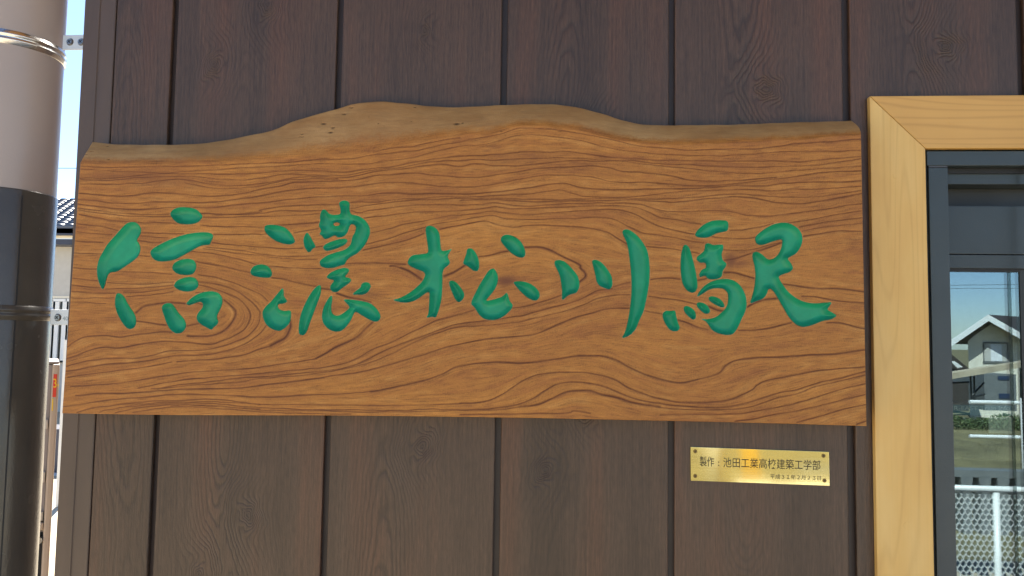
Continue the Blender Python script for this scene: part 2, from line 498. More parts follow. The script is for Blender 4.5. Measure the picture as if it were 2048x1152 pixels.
def plank(idx, x0, x1):
    xs = np.unique(np.concatenate([[x0, x0 + .0009, x0 + .002], np.linspace(x0 + .004, x1 - .004, 66), [x1 - .002, x1 - .0009, x1]]))
    zs = np.concatenate([[0.01, 0.5, 0.9], np.arange(1.2, 2.28, 0.0036), [2.4, 2.6, WALL_TOP - .002]])
    X, Z = np.meshgrid(xs, zs)
    Yf = np.zeros_like(X)
    e = np.minimum(X - x0, x1 - X)
    Yf = np.where(e < 1e-6, .0016, np.where(e < .001, .0004, 0.0))
    pc = CEN[idx]
    pt, pb = P(pc[0], 100, 0), P(pc[1], 1000, 0)
    tt = (Z - pb.z) / (pt.z - pb.z)
    xc = pb.x + (pt.x - pb.x) * tt + 0.006 * np.sin(Z * 7 + idx * 1.7)
    h = 0.010 + 0.013 * (1 + np.sin(Z * 6.3 + idx * 2.1 + 0.8)) + 0.003 * np.sin(Z * 23)
    u = X - xc
    d = np.sqrt(u * u + h * h)
    ph = d * 1.15
    mask = np.exp(-(u / 0.045) ** 2) * (0.65 + 0.35 * np.sin(Z * 5 + idx)) + 0.10
    knot = np.zeros_like(X)
    for (kx, ky, kr) in KN[idx]:
        k = P(kx, ky, 0)
        dx, dz = X - k.x, (Z - k.z)
        th_ = np.arctan2(dz, dx)
        e2 = np.sqrt(dx * dx + dz * dz * 0.8) * (1 + .16 * np.sin(th_ * 2 + kx) + .07 * np.sin(th_ * 5 + ky)) + .0015 * np.sin(dx * 300 + ky) * np.cos(dz * 260)
        w = np.exp(-(e2 / (kr * 1.35)) ** 2)
        # rings bend round the knot, then close up inside it
        ph = ph + 0.030 * np.exp(-((dx) ** 2 / (kr * 2.2) ** 2 + (dz) ** 2 / (kr * 3.4) ** 2))
        tk = (k.z - pb.z) / (pt.z - pb.z)
        xk = pb.x + (pt.x - pb.x) * tk
        ph0 = 1.15 * math.hypot(k.x - xk, 0.02) + 0.030
        ph = ph * (1 - w) + (ph0 + (e2 - kr * 1.2) * 1.4) * w
        mask = np.maximum(mask, np.exp(-(e2 / (kr * 2.6)) ** 2) * 0.95)
        knot = np.maximum(knot, 0.6 * np.exp(-(e2 / (kr * 0.55)) ** 4))
        knot = np.maximum(knot, 0.22 * np.exp(-(e2 / (kr * 2.0)) ** 2))
    ny, nx = X.shape
    V = np.stack([X, Yf, Z], -1).reshape(-1, 3)
    i = np.arange(ny * nx).reshape(ny, nx)
    F = np.stack([i[:-1, :-1], i[:-1, 1:], i[1:, 1:], i[1:, :-1]], -1).reshape(-1, 4)
    if x1 > wx0:   # cut away where the window stands
        cx = V[F].mean(1)
        F = F[~((cx[:, 0] > wx0 - .004) & (cx[:, 2] < wz1 + .004) & (cx[:, 2] > wz0))]
    # side returns back into the groove
    nb = len(V)
    L = V[i[:, 0]].copy(); L[:, 1] = gd - .0005; L[:, 0] += .0008
    R_ = V[i[:, -1]].copy(); R_[:, 1] = gd - .0005; R_[:, 0] -= .0008
    V = np.concatenate([V, L, R_])
    li = nb + np.arange(ny); ri = nb + ny + np.arange(ny)
    F2 = np.stack([li[:-1], i[:-1, 0], i[1:, 0], li[1:]], -1)
    F3 = np.stack([i[:-1, -1], ri[:-1], ri[1:], i[1:, -1]], -1)
    if x1 > wx0:
        zc = V[F3[:, 0], 2]
        F3 = F3[(zc > wz1) | (zc < wz0)]
    F = np.concatenate([F, F2, F3])
    me = bpy.data.meshes.new('plank')
    me.from_pydata(V.tolist(), [], F.tolist())
    att = me.color_attributes.new('ring', 'FLOAT_COLOR', 'POINT')
    a = np.zeros((len(V), 4), np.float32); a[:, 3] = 1
    a[:nb, 0] = ph.ravel(); a[:nb, 1] = np.clip(mask, 0, 1).ravel(); a[:nb, 2] = knot.ravel()
    att.data.foreach_set('color', a.ravel())
    me.polygons.foreach_set('use_smooth', [True] * len(me.polygons))
    me.update()
    j = 1 + 0.05 * math.sin(idx * 2.4)
    o = new_obj('plank', me, mat_plank('siding_print', tuple(c * j for c in TINT), idx * 3.7), wall)
    return o


plank(-1, x_first + .0008, gx[0][0])
for i in range(6):
    plank(i, gx[i][1], gx[i + 1][0])
# metal corner trim with a raised rib
tb = MB()
prof = [(x_corner, gd + .03), (x_corner, .0012), (x_corner + .0012, 0), (x_corner + .0225, 0), (x_corner + .0235, -.0016), (x_corner + .0265, -.0016), (x_corner + .0275, 0), (x_first - .0018, 0), (x_first - .0008, .0012), (x_first - .0008, gd - .0005), (x_corner + .01, gd - .0005)]
tb.prism([(a, b, 0.005) for a, b in prof], (0, 0, WALL_TOP - .01))
tb.build('corner_trim', M['trim'], wall)

# ================================================================== SIGNBOARD
FACE_Y = -0.046
BACK_Y = -0.012
EX, EY = 100, 190          # raster origin in picture coordinates
RW, RH = 1660, 690
ZO = {1: (120, 270, 3.84), 2: (520, 230, 3.84), 3: (920, 230, 3.84), 4: (1320, 230, 3.657),
      5: (120, 560, 3.84), 6: (520, 530, 3.84), 7: (920, 530, 3.84), 8: (1320, 540, 3.657)}
# growth rings: (width, [zone, points...], ...)
LN = [
 (1.1, [2,870,287,950,266,1050,250,1150,244,1250,225,1350,203,1450,185,1536,174]),
 (1.2, [1,160,235,400,250,700,240,1000,238,1536,215],[2,250,360,450,340,700,335,870,305,1000,290,1250,262,1400,228,1536,205],[3,60,192,150,175,300,150,400,115,500,98,650,105,800,122,1000,155,1150,185,1300,220,1420,240,1536,250],[4,200,258,400,250,700,247,850,230,1050,205,1250,192,1470,175]),
 (1.0, [1,160,262,500,280,800,290,900,282,1100,272,1250,262,1400,250,1536,245],[2,200,388,450,372,800,378,950,352,1100,340,1300,292,1536,238],[3,200,222,350,180,450,157,600,153,800,175,950,200,1100,240,1250,270,1400,288,1536,300],[4,300,297,600,290,850,272,1050,265,1300,265,1465,257]),
 (1.3, [1,150,330,400,330,600,310,750,297,1050,296,1300,300,1536,293],[2,250,425,450,428,650,437,850,410,1000,400,1200,358,1350,335,1536,315],[3,250,305,400,290,500,280,650,285,800,278,950,295,1150,322,1300,330,1536,345],[4,300,337,600,337,850,335,1050,340,1250,320,1470,305]),
 (1.1, [1,160,345,400,345,600,325,800,315,1000,318,1200,335,1400,342,1536,330],[2,200,455,400,460,650,462,850,425,1050,405,1200,378,1400,352,1536,350],[3,130,338,260,348,400,338,600,330,850,328,1100,345,1300,350,1536,375],[4,200,362,450,375,700,380,900,375,1150,365,1300,345,1470,320]),
 (1.2, [1,155,372,350,378,600,372,850,340,1000,345,1150,375,1350,387,1536,372],[2,150,500,300,478,500,475,700,475,900,430,1100,410,1250,390,1400,375,1536,392],[3,120,372,250,385,400,390,600,375,850,350,1050,352,1250,355,1400,375,1536,388],[4,200,390,400,412,600,425,750,425,950,408,1200,390,1470,370]),
 (1.1, [1,960,365,1080,390,1230,410,1400,405,1536,388],[2,0,541,100,520,250,495,420,490,600,488]),
 (1.4, [1,150,447,300,458,450,468,550,465,680,445,850,445,950,455,1100,468,1300,462,1450,435,1536,417],[2,150,545,250,520,400,510,700,500,850,470,1000,455,1180,445,1350,460,1536,477],[3,150,475,300,455,450,435,600,410,800,400,1000,390,1120,402,1250,430,1400,440,1536,455],[4,120,452,220,474,380,485,520,478,700,468,850,455]),
 (1.4, [1,140,495,250,500,400,520,550,525,700,512,900,512,1100,518,1300,500,1536,466],[2,200,580,400,562,600,558,750,545,900,523,1080,517,1250,530,1400,548,1536,553],[3,150,548,300,525,450,495,600,465,750,458,900,465,1050,485,1150,510,1300,517,1536,520],[4,200,517,350,517,550,503,750,478,950,455,1200,420,1470,408]),
 (1.5, [1,140,530,300,550,500,570,650,570,850,555,1100,558,1250,550,1400,530,1536,520],[2,200,650,400,632,600,622,800,617,950,600,1050,597,1150,605,1400,603,1536,607],[3,200,598,400,575,600,545,770,522,870,540,950,560,1150,573,1350,572,1536,565],[4,200,538,400,525,600,515,750,520,900,500,1150,487,1300,488,1470,482]),
 (1.1, [1,140,560,300,580,500,603,700,610,840,605]),
 (1.2, [1,1095,600,1300,608,1536,590],[2,0,728,200,700,400,690,600,685,760,665,900,670,1050,645,1250,640,1400,625,1536,630],[3,200,622,400,610,550,603,680,585,780,577,870,602,970,625,1150,632,1350,625,1536,605],[4,150,560,350,555,550,545,700,545,850,555,1000,542,1200,540,1470,520]),
 (1.3, [1,140,575,300,597,500,618,700,625,850,625],[1,1095,605,1300,612,1536,600],[2,150,735,400,735,560,728]),
 (1.2, [2,690,718,850,690,1000,670,1200,652,1400,645,1536,640],[3,150,640,300,638,500,645,700,650,900,645,1150,640,1350,640,1536,645],[4,250,600,450,583,600,578,750,590,900,598,1100,598,1280,580,1470,552]),
 (1.4, [1,150,610,300,635,450,660,650,672,850,675,900,682]),
 (1.3, [1,1080,690,1200,700,1536,703],[2,150,845,300,835,460,822]),
 (1.3, [1,1100,632,1300,630,1536,626],[2,250,770,460,758]),
 (1.3, [2,700,735,760,750,830,735,1000,712,1200,690,1400,685,1536,690],[3,150,685,260,672,400,690,550,698,700,688,900,680,1100,675,1250,678,1380,685,1450,705,1536,730],[4,150,708,300,703,450,700,560,715,650,735,800,738,1000,715,1200,690,1350,665,1475,645]),
 (1.5, [3,0,655,250,645,400,655,600,665,850,658,1100,655,1300,650,1536,662],[4,100,638,250,622,450,603,600,600,720,612,850,638,1000,648,1150,633,1300,605,1475,573]),
 (1.3, [1,130,680,300,700,450,735]), (1.2, [1,620,748,800,755,950,758]), (1.3, [1,1180,762,1536,760]),
 (1.5, [2,0,916,100,912]), (1.5, [2,260,905,350,890,450,872]),
 (1.3, [2,800,790,870,782,1000,768,1200,745,1400,740,1536,735],[3,150,718,260,703,320,710,450,722,650,712,850,705,1050,698,1200,695,1350,710,1450,745,1536,785],[4,150,770,300,800]),
 (1.5, [4,510,842,620,838,750,815,830,795]), (1.3, [4,930,790,1100,765,1300,725,1475,700]),
 (1.5, [2,850,905,1000,870,1100,840,1300,805,1450,775,1536,768],[3,150,748,250,737,330,748,500,762,700,750,900,738,1100,725,1220,725,1350,765,1450,820,1536,857],[4,100,840,250,870]),
 (1.5, [4,380,888,500,902,650,903,750,885]), (1.3, [4,1020,820,1200,785,1475,750]),
 (1.2, [2,790,1000,950,960,1100,910,1300,850,1450,820,1536,805],[3,150,780,250,770,350,795,500,803,700,797,900,790,1080,785,1180,800,1270,845,1400,905,1536,922],[4,150,905,320,938]),
 (1.4, [4,460,985,560,993,680,982,800,950,880,935]), (1.3, [4,1040,850,1200,820,1475,792]),
 (1.5, [2,790,1035,950,1000,1150,950,1260,905]),
 (1.6, [2,1380,875,1536,845],[3,100,825,200,812,280,840,380,858,450,857,600,845,850,855,1000,870,1120,895,1200,940,1280,995]),
 (1.5, [3,1430,1010,1536,1020],[4,100,980,160,992,290,1015]),
 (2.6, [4,470,1062,560,1045,680,1005,780,975,890,935]), (1.8, [4,1050,887,1150,870,1300,847,1475,853]),
 (1.2, [1,620,775,750,785,830,788]), (1.4, [1,1170,825,1300,840,1536,860],[2,200,1025,330,1022]), (1.3, [2,430,1015,480,1005]),
 (1.2, [1,130,740,250,755,400,765]), (1.2, [1,120,815,330,825]), (1.2, [1,600,810,700,825,780,822]),
 (1.1, [1,1120,855,1250,875,1400,885,1536,912],[2,200,1085,380,1080,500,1060,600,1045]), (1.0,[1,1100,870,1300,900,1536,925],[2,200,1102,440,1108]),
 (1.2, [1,110,905,330,912]), (1.2, [1,600,925,690,930]),
 (1.5, [1,1000,895,1150,905,1300,935,1450,975,1536,1000],[6,150,15,300,25,470,27]),
 (1.7, [2,640,1148,760,1138,900,1135,1010,1138,1120,1145],[6,1000,6,1050,12,1150,45]), (4.0, [6,1080,20,1150,48,1190,72,1240,105]),
 (3.4, [6,1415,85,1480,60,1536,25],[3,0,1175,50,1140]), (2.6, [3,145,1087,250,1070,370,1045]),
 (2.8, [3,500,1015,600,1012,680,1030,770,1075,850,1115,920,1152],[7,925,22,955,50,965,85,920,130]),
 (1.3, [1,105,1020,280,1030]), (1.3, [1,440,1045,600,1052,860,1065]), (1.3, [1,880,950,960,962]),
 (1.4, [1,1040,970,1150,990,1300,1020,1460,1055]), (1.4, [1,1060,1070,1200,1095,1350,1140],[5,1400,50,1536,110],[6,60,280]),
 (1.2, [1,100,1100,300,1120]), (1.2, [5,360,20,600,30,875,15]),
 (1.6, [5,1065,15,1200,30,1330,72,1450,150,1525,225,1536,262,1515,350,1440,430,1330,480,1200,520,1050,540,900,540,800,550,700,580,600,598,450,600,300,605,150,635,50,665]),
 (1.2, [5,90,40,310,60]), (1.1, [5,350,65,550,65,750,50,880,40]),
 (1.8, [5,1060,35,1200,70,1350,130,1430,200,1460,280,1420,370,1330,430,1250,465,1150,492,1000,480,850,472,700,480,550,505,430,520,350,515,250,530,150,570,50,605]),
 (1.2, [5,90,85,250,98,420,98]), (1.1, [5,490,95,700,85,870,60]), (1.1, [5,1040,95,1100,92]),
 (2.6, [5,1255,150,1310,190,1350,240,1330,310,1280,370,1200,415,1100,432,980,425]),
 (1.9, [5,860,400,780,398,650,410,550,425,470,437,400,430,300,425,200,435,120,470,55,515]),
 (1.2, [5,85,135,200,140,420,135]), (1.2, [5,510,128,700,112,870,90]), (0.9, [5,80,170,180,170,350,178]),
 (3.4, [5,585,250,640,205,720,185,850,172,960,180]), (2.6,[5,1040,168,1100,190]),
 (2.2, [5,590,315,650,322,780,340,815,345]), (1.8, [5,970,350,1065,335]),
 (1.8, [6,50,465,0,525],[5,1450,475,1350,520,1200,560,1050,575,900,580,750,605,600,630,450,640,300,655,150,682,50,700]),
 (3.6, [6,228,425,235,480,200,550,130,595,80,620]), (1.6, [6,80,620,0,645],[5,1400,575,1200,605,1050,615,900,627]), (1.4,[5,860,627,750,650,600,675,400,700,200,725,60,747]),
 (2.9, [6,870,435,820,480,760,540,680,590,580,630,500,680,430,718]), (1.6,[6,430,718,300,740,150,760,0,785],[5,1400,683,1270,690,1000,710,800,735,600,770,400,795,200,808,80,815]),
 (1.8, [6,90,95,200,110,300,140,450,165]), (2.4,[6,470,178,540,188]), (3.4, [6,590,215,700,250,780,262,850,285]),
 (1.5, [6,1536,375,1370,422,1300,450,1200,500,1000,595,850,655,700,735,600,765,450,790,200,812,0,832],[5,1300,735,1000,760,800,790,600,830]),
 (1.4, [7,0,380,60,358,105,348]), (1.5, [7,405,330,550,305,700,260,780,230]),
 (1.5, [7,1170,178,1130,185,1050,200,950,250,850,290,700,325,500,380,350,405,200,425,0,450],[6,1400,490,1250,545,1100,600,950,660,800,735,700,775,550,805,300,830,100,850,0,860],[5,1400,750,1200,775,950,800,750,835]),
 (1.5, [7,1175,165,1250,145,1310,132]), (1.8, [7,1465,112,1536,100],[8,80,60,150,68]),
 (1.3, [7,1310,228,1150,235,1050,260,950,305,800,355,600,400,450,435,250,460,0,475],[6,1400,510,1300,545,1150,610,1000,685,850,745,700,785,550,815,300,848,0,872],[5,1400,778,1200,795,1000,805,900,820,700,835]),
 (1.5, [7,1450,240,1536,250],[8,100,215,200,235,270,250]),
 (1.9, [7,1310,330,1150,335,1000,370,850,415,700,480,550,535,350,555,200,570,0,607],[6,1400,640,1250,690,1150,720,950,775,800,815,600,845,400,875,200,900,0,925],[5,1400,828,1150,835,900,838,700,855,500,870,300,870,120,885]),
 (1.9, [7,1410,350,1536,372],[8,20,325]),
 (2.4, [7,0,775,150,752,300,745,450,752,650,735,800,712,950,695,1100,700,1200,730,1300,785,1400,830,1536,875],[8,150,822,280,800,420,760,480,700,560,660,700,640,900,635,1100,620,1300,610,1500,582]),
 (2.2, [6,1536,775,1480,790,1400,835,1280,880,1150,912,1000,945,850,970]), (1.6,[6,850,970,600,990,300,1002,0,1015],[5,1300,885,1100,880,900,878,700,895,500,912,300,930,100,962,20,972]),
 (1.9, [7,0,1065,150,1055,250,1030,350,975,450,910,550,855,650,835,800,822,950,825,1100,850,1200,885,1300,945,1400,985,1536,1025],[8,150,968,350,968,500,950,600,915,680,870,710,840,800,805,1000,765,1150,735,1300,722,1500,707]),
 (1.3, [7,0,1065],[6,1300,1072,1000,1078,600,1075,300,1072,0,1068],[5,1300,925,1100,915,900,925,700,932,500,950,300,975,200,995,130,1020]),
 (2.0, [7,0,1110,200,1105,400,1080,550,1030,650,965,750,915,850,900,950,902,1080,925,1200,970,1350,1030,1536,1065],[8,150,995,350,1005,500,998,650,965,800,920,900,890,1000,875,1150,825,1300,795,1500,742]),
 (1.2, [7,0,1110],[6,1300,1108,1000,1118,700,1110,400,1110,0,1095],[5,1200,950,1000,945,750,950,500,975,350,1000,300,1020]),
 (2.8, [7,450,1090,600,1070,700,1030,800,980,900,965,1000,965,1080,990,1200,1020,1350,1060,1536,1090]), (1.5,[8,0,1005,200,1020,400,1022,580,1015,700,990,850,935,1000,905,1150,850,1300,815,1500,768]),
 (1.2, [7,450,1090,300,1112,0,1118],[6,1300,1122,1000,1128,700,1125,400,1118,0,1112],[5,1200,965,900,955,700,970,500,1000,420,1020]),
 (1.1, [5,1536,1010,1200,985,950,972,750,985,560,1015]), (1.0, [5,1536,990,1250,975,1000,960,850,965]), (1.0,[5,1536,955,1200,935,950,937,750,942,500,965]), (1.0,[6,0,1128,400,1140,700,1145]),
 (1.4, [8,0,1060,200,1055,450,1055,600,1048,800,1015,950,985,1150,930,1300,880,1500,830]),
 (1.6, [8,550,1105,700,1085,850,1055,1000,1030,1200,985,1350,945,1500,910]),
 (1.9, [8,1000,1115,1150,1075,1300,1030,1420,1000,1505,985]), (2.2, [8,1440,1130,1505,1105]),
 (1.6, [7,0,1148,400,1142,800,1138,870,1120,930,1125,1000,1140]),
 (2.2, [8,270,75,340,60]), (3.4, [8,350,262,420,290,470,300]),
 (2.2, [8,125,362,200,385,280,420,350,437]), (2.2, [8,575,440,700,438,800,425,880,405,960,385]), (2.0, [8,1220,385,1300,382,1380,400,1450,420,1500,430]),
 (2.8, [8,640,270,700,235,780,215,860,208]), (3.0, [8,470,15,540,20,600,35,690,60]),
 (2.5, [8,900,105,1000,115,1150,135,1300,135,1500,160]), (1.7, [8,1040,190,1150,195,1300,225,1500,240]),
]


def spline(pts, step=1.0):
    pts = np.asarray(pts, float)
    if len(pts) < 3:
        n = max(2, int(np.hypot(*(pts[1] - pts[0])) / step))
        return pts[0] + (pts[1] - pts[0]) * np.linspace(0, 1, n)[:, None]
    p = np.vstack([2 * pts[0] - pts[1], pts, 2 * pts[-1] - pts[-2]])
    out = []
    for i in range(1, len(p) - 2):
        n = max(2, int(np.hypot(*(p[i + 1] - p[i])) / step))
        t = np.linspace(0, 1, n, endpoint=False)[:, None]
        a, b, c, d = p[i - 1], p[i], p[i + 1], p[i + 2]
        out.append(0.5 * ((2 * b) + (c - a) * t + (2 * a - 5 * b + 4 * c - d) * t ** 2 + (3 * b - a - 3 * c + d) * t ** 3))
    out.append(p[-2][None])
    return np.vstack(out)


polylines = []
for ln in LN:
    w = ln[0]; pts = []
    for z in ln[1:]:
        ox, oy, s = ZO[z[0]]
        q = np.array(z[1:], float).reshape(-1, 2) / s + (ox, oy)
        pts += q.tolist()
    if len(pts) < 2: continue
    # drop near duplicates at the joins
    cl = [pts[0]]
    for q in pts[1:]:
        if math.hypot(q[0] - cl[-1][0], q[1] - cl[-1][1]) > 3: cl.append(q)
    if len(cl) >= 2: polylines.append((w, spline(cl, 0.5)))


def smooth1(n, k):
    v = rng.standard_normal(n + 2 * k)
    ker = np.hanning(2 * k + 1); ker /= np.sqrt((ker ** 2).sum())
    return np.convolve(v, ker, 'same')[k:k + n]


line_r = np.zeros((RH, RW), np.float32)
soft_r = np.zeros((RH, RW), np.float32)
TX, TY, TA = [], [], []
for w, q in polylines:
    n = len(q)
    jit = 0.32 * smooth1(n, 40)
    tan = np.gradient(q, axis=0); tan /= np.maximum(1e-6, np.hypot(tan[:, 0], tan[:, 1]))[:, None]
    nrm = np.stack([-tan[:, 1], tan[:, 0]], -1)
    c = q + nrm * jit[:, None]
    ww = w * 0.57 * (1 + 0.15 * np.clip(smooth1(n, 90), -1.5, 1.5))
    st = np.clip(0.92 + 0.13 * smooth1(n, 70) + 0.05 * smooth1(n, 6), 0.55, 1.0)
    side_s = 1 if rng.random() < 0.5 else -1
    TX.append(q[::6, 0]); TY.append(q[::6, 1]); TA.append(np.arctan2(tan[::6, 1], tan[::6, 0]))
    R = int(math.ceil(w * 2.2 + 2))
    cx = c[:, 0] - EX; cy = c[:, 1] - EY
    ix = np.round(cx).astype(int); iy = np.round(cy).astype(int)
    for dy in range(-R, R + 1):
        for dx in range(-R, R + 1):
            X = ix + dx; Y = iy + dy
            ok = (X >= 0) & (X < RW) & (Y >= 0) & (Y < RH)
            d2 = (X - cx) ** 2 + (Y - cy) ** 2
            np.maximum.at(line_r, (Y[ok], X[ok]), (st * np.exp(-d2 / ww ** 2))[ok].astype(np.float32))
            sgn = ((X - cx) * nrm[:, 0] + (Y - cy) * nrm[:, 1]) * side_s
            ws = np.where(sgn > 0, 1.6, 1.1) * ww
            np.maximum.at(soft_r, (Y[ok], X[ok]), (st * np.exp(-d2 / ws ** 2))[ok].astype(np.float32))
TX = np.concatenate(TX); TY = np.concatenate(TY); TA = np.concatenate(TA)

# flow of the fibres: smooth tangent field from the rings
gw, gh = RW // 10, RH // 10
gX, gY = np.meshgrid((np.arange(gw) + .5) * 10 + EX, (np.arange(gh) + .5) * 10 + EY)
cc = np.zeros((gh, gw)); ss = np.zeros((gh, gw)); 
for r0 in range(0, gh, 8):
    dx = gX[r0:r0 + 8, :, None] - TX; dy = gY[r0:r0 + 8, :, None] - TY
    wgt = 1.0 / (dx * dx + (dy * 1.3) ** 2 + 60.0) ** 1.6
    cc[r0:r0 + 8] = (wgt * np.cos(2 * TA)).sum(-1); ss[r0:r0 + 8] = (wgt * np.sin(2 * TA)).sum(-1)
nn_ = np.hypot(cc, ss) + 1e-12
cc /= nn_; ss /= nn_


def bil(a, x, y):
    h, w_ = a.shape
    x = np.clip(x, 0, w_ - 1.001); y = np.clip(y, 0, h - 1.001)
    x0 = x.astype(int); y0 = y.astype(int); fx = x - x0; fy = y - y0
    return (a[y0, x0] * (1 - fx) * (1 - fy) + a[y0, x0 + 1] * fx * (1 - fy) + a[y0 + 1, x0] * (1 - fx) * fy + a[y0 + 1, x0 + 1] * fx * fy)


fX, fY = np.meshgrid(np.arange(RW) + 0.0, np.arange(RH) + 0.0)
c2 = bil(cc, fX / 10 - .5, fY / 10 - .5); s2 = bil(ss, fX / 10 - .5, fY / 10 - .5)
ang = 0.5 * np.arctan2(s2, c2)
ux, uy = np.cos(ang), np.sin(ang)
white = rng.standard_normal((RH, RW)).astype(np.float32)
coarse = bil(rng.standard_normal((RH // 7 + 1, RW // 7 + 1)), fX / 7, fY / 7).astype(np.float32)
acc3 = np.zeros((RH, RW), np.float32)
acc = np.zeros((RH, RW), np.float32); acc2 = np.zeros((RH, RW), np.float32)
for sgn in (1, -1):
    x = fX.copy(); y = fY.copy(); px_, py_ = ux * sgn, uy * sgn
    for k in range(26):
        xi = np.clip(np.round(x), 0, RW - 1).astype(int); yi = np.clip(np.round(y), 0, RH - 1).astype(int)
        acc += white[yi, xi] * (1.0 if k < 9 else 0.0)
        acc2 += white[yi, xi]
        acc3 += coarse[yi, xi]
        vx, vy = ux[yi, xi], uy[yi, xi]
        dt = np.sign(vx * px_ + vy * py_); dt[dt == 0] = 1
        px_, py_ = vx * dt, vy * dt
        x += px_ * (1.3 if k < 10 else 4.0); y += py_ * (1.3 if k < 10 else 4.0)
lic = acc / acc.std() * 0.85 + acc2 / acc2.std() * 0.30 + 0.35 * white
lic = np.clip(0.5 + 0.16 * lic, 0, 1).astype(np.float32)
band = np.clip(0.5 + 0.17 * acc3 / acc3.std(), 0, 1).astype(np.float32)

